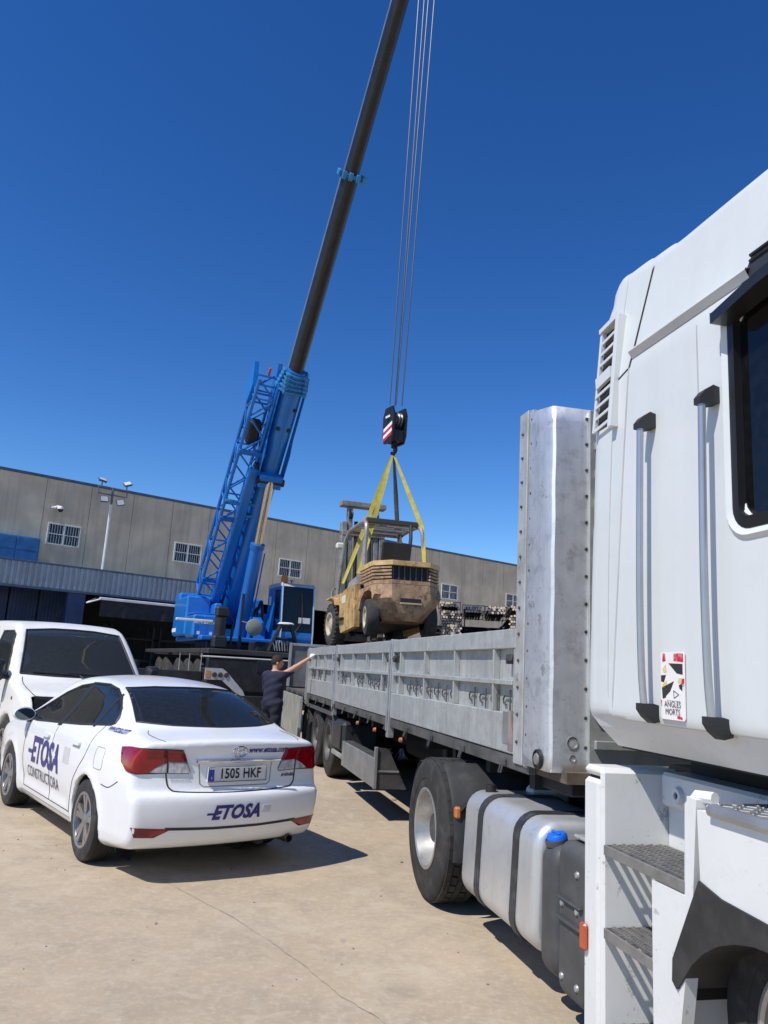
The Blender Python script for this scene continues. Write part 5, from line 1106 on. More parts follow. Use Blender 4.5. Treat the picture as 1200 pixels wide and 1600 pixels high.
# stowed lattice jib beside the base section
jb = empty('lattice_jib', (0,0,0)); jb.parent = CR
JM_ = BM @ Matrix.Translation((0, -.80, .14)) @ Matrix.Rotation(R_(1.2), 4, 'Z')
JX0, JX1, JW, JH = .35, 7.5, .55, .58
ch = [(-JW/2,-JH/2),(JW/2,-JH/2),(JW/2,JH/2),(-JW/2,JH/2)]
for y, z in ch:
    q = MB(); q.m = JM_; q.cyl((JX0,y,z), (JX1,y,z), .048, 8); q.build('chord', BLUE, jb)
nb = 13
for i in range(nb):
    xa = JX0+(JX1-JX0)*i/nb; xb = JX0+(JX1-JX0)*(i+1)/nb
    for a, b in ((0,1),(1,2),(2,3),(3,0)):
        p, r = (ch[a], ch[b]) if i % 2 else (ch[b], ch[a])
        q = MB(); q.m = JM_; q.cyl((xa,*p), (xb,*r), .026, 6); q.build('lacing', BLUE, jb)
    if i % 3 == 0:
        for a, b in ((0,1),(1,2),(2,3),(3,0)): q = MB(); q.m = JM_; q.cyl((xa,*ch[a]), (xa,*ch[b]), .028, 6); q.build('cross_bar', BLUE2, jb)
q = MB(); q.m = JM_; q.prism([(6.6,.34),(7.1,.40),(7.6,.50),(7.7,.40),(7.45,.15),(7.2,-.05),(6.6,.10)], 'y', -.36, -.24); q.build('jib_fork', BLUE, jb)
q = MB(); q.m = JM_; q.prism([(6.6,.10),(7.2,.22),(7.75,.32),(7.85,.22),(7.5,.0),(7.2,-.2),(6.6,-.15)], 'y', .22, .34); q.build('jib_fork', BLUE, jb)
for i in range(4): q = MB(); q.m = JM_; q.cyl((6.7+i*.26,-.3,.05),(6.7+i*.26,.3,.05), .03, 6); q.build('cross_bar', BLUE, jb)
q = MB(); q.m = JM_; q.box(7.45, 7.7, .0, .06, .10, .16, .01); q.build('red_grip', mat('red_paint', (.5,.05,.04), .5), jb)
q = MB(); q.m = JM_; q.box(.3, 5.0, .10, .36, -.56, -.32, .03); q.build('jib_box', BLUE, jb)
q = MB(); q.m = JM_; q.box(5.5, 6.2, -.14, .18, -.16, .16, .05); q.build('rope_winch', CRBK, jb)
for xx in (.9, 3.1, 5.3):
    q = MB(); q.m = JM_; q.box(xx, xx+.14, -.30, .62, -.40, -.32, .01); q.build('jib_bracket', BLUE2, jb)
q = MB(); q.m = JM_; q.tube([(3.4,.35,-.45),(3.5,.8,-.5),(3.8,.85,-.45),(3.8,-.3,-.4)], .05, 8); q.build('jib_latch', TEAL, jb)
q = MB(); q.m = BM; q.lathe([(.05,-.1),(.20,-.1),(.20,.02),(.05,.02)], 16, 'y', (4.9,-.36,-.22)); q.cyl((4.6,-.40,-.26),(5.1,-.40,-.18), .08, 8); q.build('jib_pivot', CRBK, bs)
# superstructure
ss = empty('superstructure', (0,0,0)); ss.parent = CR; SB = BLUE
def sbx(name, m_, x0, x1, y0, y1, z0, z1, b=.03, par=None): q = MB(); q.box(x0,x1,y0,y1,z0,z1,b); return q.build(name, m_, par or ss)
sbx('turntable', CRBK, .2, 2.0, -1.0, 1.0, 2.0, 2.22); sbx('slewing_deck', BLUE2, -2.2, 2.2, -1.2, 1.15, 2.225, 2.36)
for y in (-.62, .50): q = MB(); q.prism([(-.7,2.365),(.9,2.365),(.45,3.0),(.18,3.72),(-.2,3.76),(-.55,3.5)], 'y', y, y+.12); q.build('boom_cheek', SB, ss)
q = MB(); q.cyl((0,-.7,PZ),(0,.7,PZ), .13, 14); q.build('boom_pivot', CRBK, ss)
cw = sbx('counterweight', SB, -2.0, -1.2, -1.38, 1.38, 2.37, 3.75, .06); sbx('engine_hood', SB, -1.18, .45, -1.40, -.66, 2.37, 3.55, .05); hood = sbx('side_cover', SB, .47, 1.70, -1.38, -.70, 2.30, 2.95, .06)
sbx('cover_ledge', BLUE2, .46, 1.6, -1.36, -.72, 2.955, 3.0, .01); sbx('hood_step', SB, .2, 1.05, -.68, -.45, 2.37, 3.35, .05)
q = MB(); q.box(-2.003,-1.2,-1.385,-1.381,2.5,2.62); q.build('warning_stripe', mat('white_stripe', (.7,.7,.68), .5), cw, 0)
EF = Flat((1.702, -1.04, 2.74), (0,1,0), (0,0,1)); text_on('company_lettering', 'eigras', .17, EF, -.10, 0, MATS['white_stripe'], hood, .004, shear=.15, bold=.004); text_on('company_lettering', '.com', .15, EF, .22, -.01, mat('lime_lettering', (.35,.5,.12), .5), hood, .004, bold=.004)
for y in (-1.2, -.85): EF.quad('decal', [(y+1.04-.04,-.36),(y+1.04+.04,-.36),(y+1.04+.04,-.27),(y+1.04-.04,-.27)], MATS['white_stripe'], hood, .003)
sbx('winch_frame', SB, -1.15, .3, .65, 1.3, 2.37, 3.2, .05); q = MB(); q.cyl((-.6,-.42,3.0),(-.6,.42,3.0), .32, 18); q.build('winch_drum', CRBK, ss)
q = MB(); q.prism([(1.0,2.365),(2.1,2.365),(2.0,2.75),(1.5,3.0),(1.1,3.0)], 'y', .32, .62); q.build('deck_cover', SB, ss, 30)
q = MB(); q.tube(bez([(.6,.75,3.3),(.95,.72,3.5),(1.2,.72,3.2),(1.3,.72,2.6)], 5), .05, 8); q.build('hose_bundle', CRBK, ss); q = MB(); q.tube(bez([(.5,.65,3.1),(.9,.62,3.3),(1.1,.62,2.9),(1.2,.62,2.5)], 5), .04, 8); q.build('hose_bundle', CRBK, ss)
# crane cab
cc = empty('crane_cab', (1.45, .80, 2.12)); cc.parent = CR
def cpoly(name, m_, y0, y1, poly): q = MB(); q.prism(poly, 'y', y0, y1); return q.build(name, m_, cc, 30)
cabp = [(0,0),(1.38,0),(1.50,.18),(1.52,.5),(1.40,1.70),(1.30,1.80),(.05,1.80),(0,1.7)]
cpoly('cab_floor', SB, 0, .98, [(0,0),(1.38,0),(1.50,.18),(1.52,.30),(1.508,.46),(1.44,.46),(1.44,.30),(0,.30)])
cpoly('cab_roof', CRGR, -.01, .99, [(-.02,1.74),(1.40,1.74),(1.36,1.80),(1.28,1.84),(0,1.84)])
q = MB(); q.box(0,.06,0,.98,.302,1.738); q.build('cab_back', SB, cc, 0)
for y in (0, .93):
    cpoly('cab_pillar', SB, y, y+.05, [(.062,.302),(.20,.302),(.20,1.738),(.062,1.738)]); cpoly('cab_pillar', SB, y, y+.05, [(1.43,.302),(1.518,.302),(1.405,1.738),(1.32,1.738)])
    cpoly('cab_pillar', SB, y, y+.05, [(.72,.302),(.80,.302),(.80,1.738),(.72,1.738)]) if y else None
    q = MB(); q.tube([(1.53, y+.025, .1), (1.545, y+.025, .5), (1.425, y+.025, 1.72), (1.33, y+.025, 1.83), (.0, y+.025, 1.85)], .022, 8); q.build('cab_rail', mat('bright_rail', (.55,.56,.57), .35, metal=.4), cc)
    cpoly('side_panel', SB, y+.005, y+.045, [(.202,.302),(1.428,.302),(1.42,.50),(.70,.50),(.70,1.66),(1.32,1.66),(1.315,1.738),(.202,1.738)]); cpoly('side_glass', glass_mat('crane_glass', (.07,.09,.10), mixf=.1), y+.02, y+.03, [(.702,.505),(1.415,.505),(1.322,1.655),(.702,1.655)])
q = MB(); q.add([(1.503,.052,.465),(1.503,.928,.465),(1.40,.928,1.735),(1.40,.052,1.735)], [(0,1,2,3)]); q.build('front_glass', MATS['crane_glass'], cc, 0)
q = MB(); q.tube([(1.53,.35,.32),(1.52,.62,.75),(1.44,.60,1.5)], .012, 6); q.tube([(1.50,.66,.8),(1.45,.58,1.55)], .014, 6); q.build('wiper', CRBK, cc)
q = MB(); q.box(1.505,1.512,.52,.86,.72,.88); q.build('paper_notice', MATS['white_stripe'], cc, 0)
q = MB(); q.box(.2,.75,.25,.75,.31,.55,.05); q.box(.18,.32,.25,.75,.56,1.2,.05); q.build('operator_seat', CRBK, cc)
q = MB(); q.box(.14,.40,-.004,-.001,1.25,1.5); q.build('side_notice', MATS['white_stripe'], cc, 0)
q = MB(); q.lathe([(.001,.26),(.07,.245),(.10,.19),(.10,.05),(.12,.0)], 14, 'z', (.9,.20,1.85)); q.build('beacon', mat('amber_beacon', (.75,.22,.02), .25), cc)
q = MB(); q.lathe([(.05,-.008),(.062,0),(.05,.008)], 14, 'z', (1.15,.34,1.93)); q.tube([(1.15,.34,1.84),(1.15,.34,1.92)], .015, 6); q.build('work_lamp', CRBK, cc)
# carrier
cr = empty('carrier', (0,0,0)); cr.parent = CR
def cbx(name, m_, x0, x1, y0, y1, z0, z1, b=.02): q = MB(); q.box(x0,x1,y0,y1,z0,z1,b); return q.build(name, m_, cr)
cbx('carrier_frame', CRBK, -8.6, 4.2, -.60, .60, .85, 1.75); cbx('carrier_deck', mat('deck_grey', (.035,.035,.036), .6, var=.3, vs=3), -8.6, 4.25, -1.37, 1.37, 1.86, 1.985); cbx('deck_rail', CRGR, 3.2, 4.30, -1.36, 1.36, 1.76, 1.80)
cbx('rear_beam', CRBK, 4.0, 4.28, -1.35, 1.35, .95, 1.74); cbx('tail_plate', mat('tail_navy', (.012,.016,.026), .5), 4.281, 4.30, -.1, 1.34, 1.45, 1.74)
cbx('bumper_beam', CRBK, 4.1, 4.36, -1.0, 1.3, .55, .86)
q = MB(); q.prism([(-1.40,1.50),(-1.40,1.22),(-.98,1.22),(-.52,.86),(-.36,.86),(-.42,.98),(-.86,1.42),(-.98,1.50)], 'x', 4.302, 4.36); lamp_b = q.build('lamp_bracket', CRGR, cr)
for i, y in enumerate((-1.17, -1.02, -.87)):
    q = MB(); q.lathe([(.001,.02),(.055,.018),(.065,0)], 14, 'x', (4.362, y, 1.34)); q.build('tail_lamp', mat('lamp_dark', (.06,.05,.045), .3), lamp_b)
q = MB(); q.box(4.361,4.368,-1.38,-1.27,1.27,1.43); q.build('orange_plate', mat('orange_plate', (.55,.2,.06), .5), lamp_b, 0)
for i, x in enumerate((2.6, .95, -.7, -3.3, -4.95)):
    for sd in (-1, 1): truck_wheel(CR, (x, sd*1.12, 1.02), sd, .70, .44, False, -.15)
    for sd in (-1, 1): q = MB(); q.box(x-.78, x+.78, sd*.90, sd*1.37, 1.80, 1.855, .01); q.build('mudguard', CRBK, cr)
for x in (3.55, 1.78, .12):
    q = MB(); q.box(x-.02, x+.02, -1.385, -1.372, 1.2, 1.85); q.build('guard_stay', CRGR, cr, 0)
cbx('outrigger_box', CRBK, 3.45, 3.95, -1.36, 1.36, 1.05, 1.50)
for sd in (-1, 1):
    cbx('outrigger_beam', CRBK, 3.60, 3.82, sd*1.37, sd*3.1, 1.16, 1.40); q = MB(); q.cyl((3.71, sd*3.0, .12), (3.71, sd*3.0, 1.6), .10, 12); q.build('outrigger_jack', CRBK, cr); q = MB(); q.cyl((3.71, sd*3.0, 0), (3.71, sd*3.0, .12), .3, 16); q.build('outrigger_foot', CRGR, cr)
# fittings on the rear deck
q = MB(); q.box(3.36,3.74,-1.16,-.80,1.99,2.33,.05); q.cyl((3.55,-.98,2.331),(3.55,-.98,2.8), .15, 14); q.box(3.42,3.70,-1.14,-.80,2.80,3.08,.05); q.tube([(3.5,-.8,2.95),(3.45,-.62,2.7),(3.5,-.66,2.1)], .035, 6); q.build('hydraulic_column', CRBK, cr)
q = MB(); q.box(3.2,3.28,-.40,-.32,1.99,3.5,.01); q.build('deck_post', mat('navy_post', (.012,.02,.05), .5), cr); q = MB(); q.box(3.3,3.42,-2.1,-1.15,2.66,2.72,.01); q.build('white_bar', MATS['white_stripe'], cr)
q = MB(); q.lathe([(.001,.03),(.20,.02),(.23,0),(.23,-.03)], 20, 'x', (3.35,-.02,2.62)); q.tube([(3.3,-.36,2.75),(3.34,-.1,2.7)], .02, 6); q.build('round_mirror', mat('mirror_back', (.22,.23,.2), .4), cr)
for s_ in (-1, 1): q = MB(); q.tube([(3.7,.75+s_*.42,2.0),(3.7,.75+s_*.13,2.75)], .055, 8); q.build('hook_rest_leg', CRBK, cr)
q = MB(); q.tube([(3.7,.52,2.35),(3.7,.98,2.35)], .04, 8); q.build('hook_rest_bar', CRBK, cr); q = MB(); q.lathe([(.001,.06),(.17,.05),(.22,.02),(.22,0)], 18, 'z', (3.7,.75,2.74)); q.build('hook_rest_pad', MATS['white_stripe'], cr)
for i in range(9): q = MB(); q.tube(bez([(3.6+.05*(i % 3),.4+i*.08,1.99),(3.72,.42+i*.08,2.25+.05*(i % 2)),(3.9,.45+i*.07,2.02)], 4), .022, 6); q.build('hydraulic_hose', CRBK, cr)
sbx('tool_box', CRBK, 2.4, 3.3, .1, .6, 1.99, 2.25, .02, cr)
# hoist ropes
ROPE = mat('wire_rope', (.10,.10,.105), .45, metal=.5, var=.1)
HOOK = Vector((.098, 12.32, 5.62)); inv = CR.matrix_basis.inverted()
for i, (dx, dy, ex, ey) in enumerate(((-.105,-.02,-.16,0),(-.015,.05,-.05,.05),(.0,-.05,.055,-.04),(.10,.02,.17,.03))):
    a = Vector((HOOK.x+dx, HOOK.y+dy, HOOK.z+.45)); b = Vector((TIP.x-.06+ex, TIP.y-.32+ey, TIP.z+.25))
    loc, rot = CR.location, CR.rotation_euler.z; Mi = (Matrix.Translation(loc) @ Matrix.Rotation(rot, 4, 'Z')).inverted()
    q = MB(); q.cyl(Mi @ a, Mi @ b, .0105, 6); q.build('hoist_rope', ROPE, CR)
# ================================================================ hook block
HB_ = empty('hook_block', HOOK+Vector((0,0,.06)), R_(-60), 'black hook block with red and white stripes hanging from the crane ropes', 'hook block'); HB_.scale = (.88, .88, .9)
HK = mat('hook_black', (.012,.012,.014), .5, var=.3)
oct_ = [(-.13,-.33),(.13,-.33),(.19,-.20),(.20,.20),(.13,.36),(-.13,.36),(-.20,.20),(-.19,-.20)]
for y in (-.15, .12): q = MB(); q.prism(oct_, 'y', y, y+.035); q.build('side_plate', HK, HB_)
for y in (-.08, -.02, .04):
    q = MB(); q.lathe([(.03,-.022),(.17,-.022),(.15,0),(.17,.022),(.03,.022)], 24, 'y', (0, y+.01, .12)); q.build('sheave', mat('sheave_steel', (.12,.12,.12), .4, metal=.6), HB_)
q = MB(); q.box(-.17,.17,-.113,.118,-.30,-.08,.02); q.build('weight_block', HK, HB_)
q = MB(); q.cyl((0,-.17,.12),(0,.17,.12), .035, 12); q.build('sheave_pin', HK, HB_)
for i, (z0, z1) in enumerate(((-.30,-.235),(-.17,-.105))):
    q = MB(); q.prism([(-.155,z0),(.15,z0+.10),(.15,z1+.10),(-.155,z1)], 'y', -.156, -.1505); q.build('red_stripe', mat('stripe_red', (.45,.02,.04), .5), HB_)
    q = MB(); q.prism([(-.155,z1),(.15,z1+.10),(.15,z1+.165),(-.155,z1+.065)], 'y', -.155, -.1505); q.build('white_stripe', mat('stripe_white', (.75,.75,.73), .5), HB_)
q = MB(); q.box(-.1,.06,-.157,-.151,.16,.2); q.build('rating_plate', MATS['stripe_white'], HB_, 0)
q = MB(); q.cyl((0,0,-.40),(0,0,-.30), .05, 12); q.build('hook_shank', HK, HB_)
q = MB(); pts = [(0,0,-.36)]+[(.07*math.sin(R_(a)), 0, -.45+.07*math.cos(R_(a))) for a in range(0, 260, 20)]; q.tube(pts, [.045]*2+[.042]*6+[.032]*(len(pts)-8), 10); q.build('hook', HK, HB_)
# ================================================================ forklift
FKA = R_(-19.5); FK = empty('forklift', (.085, 12.25, 2.10), az_rot(FKA), 'rusty yellow counterbalance forklift hanging from yellow slings above the trailer', 'forklift')
FK.rotation_euler = (R_(-1.0), R_(3.5), az_rot(FKA))
YEL = mat('faded_yellow_paint', (.50,.33,.13), .6, var=.25, vs=4, bump=.15, bs=25, dirt=((.12,.055,.028), .9, 10), streak=((.16,.08,.04), .6, 12), speck=[((.07,.04,.025), .8, 8), ((.55,.45,.30), .6, 11)])
RUSTY = mat('rusted_counterweight', (.37,.235,.135), .7, var=.35, vs=5, bump=.25, bs=22, dirt=((.075,.034,.018), 1.0, 9), streak=((.42,.27,.14), .7, 8), speck=[((.045,.025,.016), .85, 6), ((.46,.36,.24), .7, 9)])
MAST = mat('mast_grey', (.24,.23,.215), .5, var=.25, vs=6, metal=.2, dirt=((.12,.09,.06), .6, 8)); GREASE = mat('greasy_black', (.02,.018,.016), .55, var=.3)
FT = mat('forklift_tyre', (.035,.034,.033), .85, var=.3, vs=8, dirt=((.13,.115,.1), .5, 6)); FR = mat('cream_rim', (.48,.41,.30), .55, var=.2, vs=10, dirt=((.25,.18,.1), .6, 14))
def fk_wheel(c, sd, r, w, lug, steer=0.):
    rt = empty('wheel', c); rt.parent = FK; rt.rotation_euler = (0, 0, steer); s = sd; ri = r*.55
    q = MB(); q.lathe([(ri,-w*.5*s),(r*.8,-w*.53*s),(r*.95,-w*.45*s),(r,-w*.3*s),(r,w*.3*s),(r*.95,w*.45*s),(r*.8,w*.53*s),(ri+.01,w*.5*s),(ri,w*.42*s)], 36); ty = q.build('tyre', FT, rt)
    if lug:
        q = MB()
        for i in range(26):
            t = 2*math.pi*i/26
            for sg in (-1, 1):
                q.m = Matrix.Rotation(-t, 4, 'Y') @ Matrix.Translation((r, sg*w*.26, 0)) @ Matrix.Rotation(sg*R_(25), 4, 'X'); q.box(-.012,.014,-w*.24,w*.24,-.018,.018,.004)
        q.m = Matrix(); q.build('tread', FT, ty, 0)['kind'] = 'stuff'
    q = MB(); q.lathe([(ri+.012,w*.49*s),(ri+.014,w*.53*s),(ri-.01,w*.52*s),(ri-.03,w*.30*s),(ri*.55,w*.32*s),(ri*.5,w*.42*s),(ri*.38,w*.46*s),(.001,w*.46*s)], 28)
    for i in range(6): t = 2*math.pi*i/6; q.cyl((ri*.68*math.cos(t), w*.30*s, ri*.68*math.sin(t)), (ri*.68*math.cos(t), w*.37*s, ri*.68*math.sin(t)), .018, 6)
    q.build('rim', FR, rt)
    q = MB(); q.lathe([(.001,-.1*w*s),(ri,-.1*w*s)], 20); q.build('wheel_back', GREASE, rt)
for sd in (-1, 1): fk_wheel((.78, sd*.54, .34), sd, .325, .21, True); fk_wheel((-.76, sd*.46, .30), sd, .268, .18, False, R_(-10))
def fp_(name, m_, y0, y1, poly, par=None, sm=30): q = MB(); q.prism(poly, 'y', y0, y1); return q.build(name, m_, par or FK, sm)
# chassis sides and floor
for sd in (-1, 1):
    y0, y1 = (.50, .585) if sd > 0 else (-.585, -.50)
    fp_('side_frame', YEL, y0, y1, [(-.36,.20),(.34,.16),(.42,.30),(.44,.62),(.60,.74),(.98,.74),(.98,.80),(.30,.80),(.05,.84),(-.36,.84)])
    q = MB(); q.lathe([(.37,0),(.37,.22)], 14, 'y', (.80, .42*sd if sd < 0 else .42, .36), R_(55), R_(150)); 
    fp_('front_fender', YEL, (.42 if sd > 0 else -.66), (.66 if sd > 0 else -.42), [(.44,.62),(.50,.72),(.66,.78),(.98,.77),(.98,.75),(.66,.755),(.52,.70),(.465,.61)])
    fp_('step_plate', GREASE, (.586 if sd > 0 else -.64), (.64 if sd > 0 else -.586), [(.16,.36),(.40,.36),(.40,.39),(.16,.39)])
fp_('paper_label', mat('paper_label', (.6,.56,.48), .7), .586, .589, [(.10,.62),(.30,.62),(.30,.74),(.10,.74)])
fp_('floor_pan', GREASE, -.495, .495, [(-.6,.25),(.9,.25),(.95,.5),(.3,.55),(-.6,.55)])
fp_('hood', YEL, -.40, .40, [(-.70,.845),(-.05,.845),(-.08,.93),(-.70,1.02)])
fp_('side_hood', mat('grey_hood', (.28,.27,.25), .55, var=.2, dirt=((.2,.13,.07), .5, 7)), .41, .56, [(-.36,.845),(.12,.845),(.05,.93),(-.34,.97)]); fp_('side_hood', MATS['grey_hood'], -.56, -.41, [(-.36,.845),(.12,.845),(.05,.93),(-.34,.97)])
fp_('seat_base', GREASE, -.25, .25, [(-.50,1.025),(-.05,.94),(-.05,1.05),(-.5,1.12)]); fp_('seat_back', GREASE, -.22, .22, [(-.55,1.10),(-.45,1.12),(-.55,1.50),(-.62,1.49)])
fp_('cowl', GREASE, -.40, .40, [(.42,.80),(.66,.80),(.62,1.05),(.50,1.02)])
q = MB(); q.tube([(.50,0,1.0),(.36,0,1.16)], .022, 6); q.tube([(.34+.17*.5*math.cos(t), .17*math.sin(t), 1.17+.17*.8*math.cos(t)) for t in np.linspace(0, 2*math.pi, 17)], .014, 6); q.build('steering_wheel', GREASE, FK)
# counterweight: plan with cut corners
def plan(x0, x1, w, c): return [(x1, -w), (x1, w), (x0+c, w), (x0, w-c*1.15), (x0, -w+c*1.15), (x0+c, -w)]
def layer(name, m_, z0, z1, x0, w, c, x1=-.62, par=None, dz=0.):
    q = MB(); q.prism(plan(x0, x1, w, c), 'z', z0, z1); return q.build(name, m_, par or FK, 0)
cwt = layer('counterweight', RUSTY, .76, .815, -1.20, .53, .20)
layer('top_deck', mat('worn_yellow_deck', (.54,.37,.15), .6, var=.25, vs=5, dirt=((.2,.09,.04), .75, 6)), 1.03, 1.10, -1.22, .54, .21, -.40, cwt)
layer('core', GREASE, .816, 1.029, -1.13, .49, .19, -.63, cwt)
for i, z in enumerate((.835, .885, .935, .985)):
    for sd in (-1, 1):
        q = MB(); pl = [(-.42, sd*.495), (-.42, sd*.53), (-1.0, sd*.53), (-1.195, sd*.305), (-1.17, sd*.29), (-.985, sd*.495)]; q.prism(pl, 'z', z, z+.030); q.build('louvre', RUSTY, cwt, 0)
q = MB(); q.box(-1.145,-1.131,-.285,.285,.83,1.025); q.build('radiator_opening', GAP, cwt, 0)
for i in range(7): q = MB(); y = -.27+i*.09; q.box(-1.165,-1.146,y-.008,y+.008,.83,1.028); q.build('grille_bar', mat('grille_steel', (.07,.075,.085), .5), cwt, 0)
# lower casting with tow slot and wheel arches
q = MB(); 
prof = [(-1.20,.755),(-1.21,.55),(-1.16,.34),(-1.08,.24)]
rings = []
for x, z in prof: c = .20; w = .53 if z > .5 else .53-(.5-z)*.8; rings.append([(x, -w+.23, z), (x, w-.23, z), (x+.2, w, z), (-.98, w, z) if z > .5 else (x+.2, w, z), (-.66, .30, z), (-.66, -.30, z), (-.98, -w, z) if z > .5 else (x+.2, -w, z), (x+.2, -w, z)])
q.loft(rings[::-1]); q.build('lower_casting', RUSTY, cwt, 20)
for sd in (-1, 1): fp_('arch_plate', RUSTY, (.38 if sd > 0 else -.527), (.527 if sd > 0 else -.38), [(-.36,.755),(-1.0,.755),(-1.10,.60),(-1.02,.56),(-.94,.66),(-.80,.70),(-.62,.69),(-.48,.60),(-.40,.46),(-.36,.46)], cwt, 20)
q = MB(); q.box(-1.222,-1.198,-.15,.17,.49,.55,.004); q.build('tow_slot', GAP, cwt); q = MB(); q.box(-1.235,-1.21,-.16,.18,.46,.485,.004); q.build('slot_lip', mat('bare_rim', (.42,.34,.24), .6, var=.2), cwt)
q = MB(); q.cyl((-.78,-.45,.30),(-.78,.45,.30), .06, 10); q.box(-.95,-.6,-.3,.3,.25,.6,.03); q.build('steer_axle', GREASE, FK)
# overhead guard
GT = mat('guard_tube', (.30,.29,.275), .45, var=.2, vs=7, metal=.25, dirt=((.15,.11,.08), .5, 9)); ogd = empty('overhead_guard', (0,0,0)); ogd.parent = FK
for sd in (-1, 1):
    q = MB(); q.tube(bez([(.86,sd*.50,.79),(.76,sd*.49,1.2),(.62,sd*.475,1.64),(.50,sd*.46,1.80),(.36,sd*.455,1.855),(.0,sd*.45,1.86)], 4), .032, 8); q.build('front_leg', GT, ogd)
    q = MB(); q.tube(bez([(.02,sd*.45,1.86),(-.30,sd*.455,1.85),(-.44,sd*.46,1.80),(-.49,sd*.47,1.68),(-.50,sd*.49,1.4),(-.50,sd*.50,1.09)], 4), .034, 8); q.build('rear_leg', GT, ogd)
for x in (.40, .27, .14, .01, -.12, -.25): q = MB(); q.box(x-.012,x+.012,-.42,.42,1.85,1.90,.004); q.build('roof_bar', GT, ogd)
q = MB(); q.box(-.42,-.36,-.44,.44,1.83,1.91,.008); q.build('roof_beam', mat('guard_dark', (.05,.045,.04), .5), ogd); q = MB(); q.box(.42,.47,-.44,.44,1.82,1.89,.008); q.build('roof_beam', GT, ogd)
q = MB(); q.tube([(-.42,-.30,1.83),(-.55,-.25,1.6),(-.55,-.2,1.12)], .03, 8); q.build('lpg_pipe', GREASE, FK)
q = MB(); q.lathe([(.001,.07),(.05,.06),(.06,0)], 12, 'z', (-.12,.36,1.9)); q.build('warning_lamp', mat('orange_lamp', (.6,.16,.03), .35), FK)
q = MB(); q.box(.80,.88,.40,.56,1.62,1.74,.03); q.build('head_lamp', mat('lamp_cream', (.6,.58,.52), .4), FK)
# mast
ms = empty('mast', (1.12, 0, 0)); ms.parent = FK
for sd in (-1, 1):
    q = MB(); q.box(-.07,.07,sd*.30,sd*.40,.10,2.18,.008); q.build('outer_channel', MAST, ms); q = MB(); q.box(-.05,.06,sd*.20,sd*.285,.14,2.46,.008); q.build('inner_channel', MAST, ms)
    q = MB(); q.cyl((-.03,sd*.13,.2),(-.03,sd*.13,2.2), .035, 10); q.build('lift_cylinder', GREASE, ms); q = MB(); q.tube([(-.05,sd*.34,.7),(-.45,sd*.45,.80)], .045, 8); q.build('tilt_cylinder', YEL, ms)
q = MB(); q.box(-.08,.08,-.42,.42,2.462,2.56,.01); q.build('top_beam', MAST, ms); q = MB(); q.box(-.08,.06,-.40,.40,1.93,2.02,.01); q.build('cross_beam', MAST, ms)
for sd in (-1, 1): q = MB(); q.lathe([(.03,-.03),(.10,-.03),(.085,0),(.10,.03),(.03,.03)], 16, 'y', (-.02, sd*.24, 2.32)); q.build('chain_wheel', GREASE, ms)
q = MB(); q.box(.08,.13,-.45,.45,.45,.60,.008); q.box(.08,.13,-.45,.45,.12,.25,.008); q.build('fork_carriage', MAST, ms)
for y in (-.30, .22): q = MB(); q.box(.135,.175,y,y+.10,.02,.62,.006); q.box(.14,1.05,y,y+.10,-.02,.018,.006); q.build('fork', GREASE, ms)
q = MB(); q.tube([(.16,.47,.10),(.16,.47,.95),(.16,.44,1.02),(.16,.0,1.02),(.16,-.44,1.02),(.16,-.47,.95),(.16,-.47,.10)], .022, 6); q.build('load_backrest', MAST, ms)
q = MB(); q.tube([(.45,.30,1.0),(.42,.34,1.22)], .01, 6); q.build('lever', GREASE, FK)
# ================================================================ slings
SLY = mat('sling_yellow', (.46,.39,.07), .75, var=.15, vs=12, bump=.2, bs=150, dirt=((.30,.25,.06), .5, 10)); SLG = mat('sling_olive', (.10,.10,.075), .8, var=.2, vs=12)
bpy.context.view_layer.update(); FM = FK.matrix_world.copy(); HP = HOOK+Vector((.0,0,-.42))
def sling(a_loc, lab, m_, w=.07, via=None, twist=0.):
    end = FM @ Vector(a_loc); top = HP+Vector(((end-HP).x*.03, (end-HP).y*.03, -.02)); root = empty('lifting_sling', end, 0, lab, 'sling', 'slings lifting the forklift')
    pts = [top] + ([FM @ Vector(v) for v in via] if via else []) + [end]; full = []
    for i in range(len(pts)-1):
        for k in range(8): full.append(pts[i].lerp(pts[i+1], k/8))
    full.append(pts[-1]); view = (Vector((0,0,1.7))-end).normalized(); d = (end-top).normalized(); wd0 = d.cross(view).normalized()
    for ply, off in (('front_ply', .006), ('back_ply', -.006)):
        q = MB(); rings = []; N = len(full)
        for i, p in enumerate(full):
            f = i/(N-1); ang = twist*f+(.5 if ply == 'back_ply' else 0.)*f; rot = Matrix.Rotation(ang, 3, d); wd = rot @ wd0; nn = d.cross(wd); ww = w*(.45+.55*min(1, f*4)); o_ = nn*(off+ (0.02*math.sin(f*math.pi) if ply == 'back_ply' else 0))
            rings.append([p-end+wd*ww/2+o_+nn*.003, p-end-wd*ww/2+o_+nn*.003, p-end-wd*ww/2+o_-nn*.003, p-end+wd*ww/2+o_-nn*.003])
        q.loft(rings); q.build(ply, m_, root, 30)
sling((.48,.52,.98), 'yellow lifting sling to the front left of the forklift, beside the mast', SLY, .07, None, .4)
sling((-.30,.52,1.02), 'yellow lifting sling down the left side of the forklift counterweight', SLY, .07, None, -.3)
sling((-.60,-.48,1.10), 'yellow lifting sling over the rear right corner of the overhead guard', SLY, .07, [(-.47,-.47,1.82)], .3)
sling((.10,-.56,.86), 'dark olive lifting sling to the far side of the forklift', SLG, .075, [(.30,-.35,1.9)], .9)
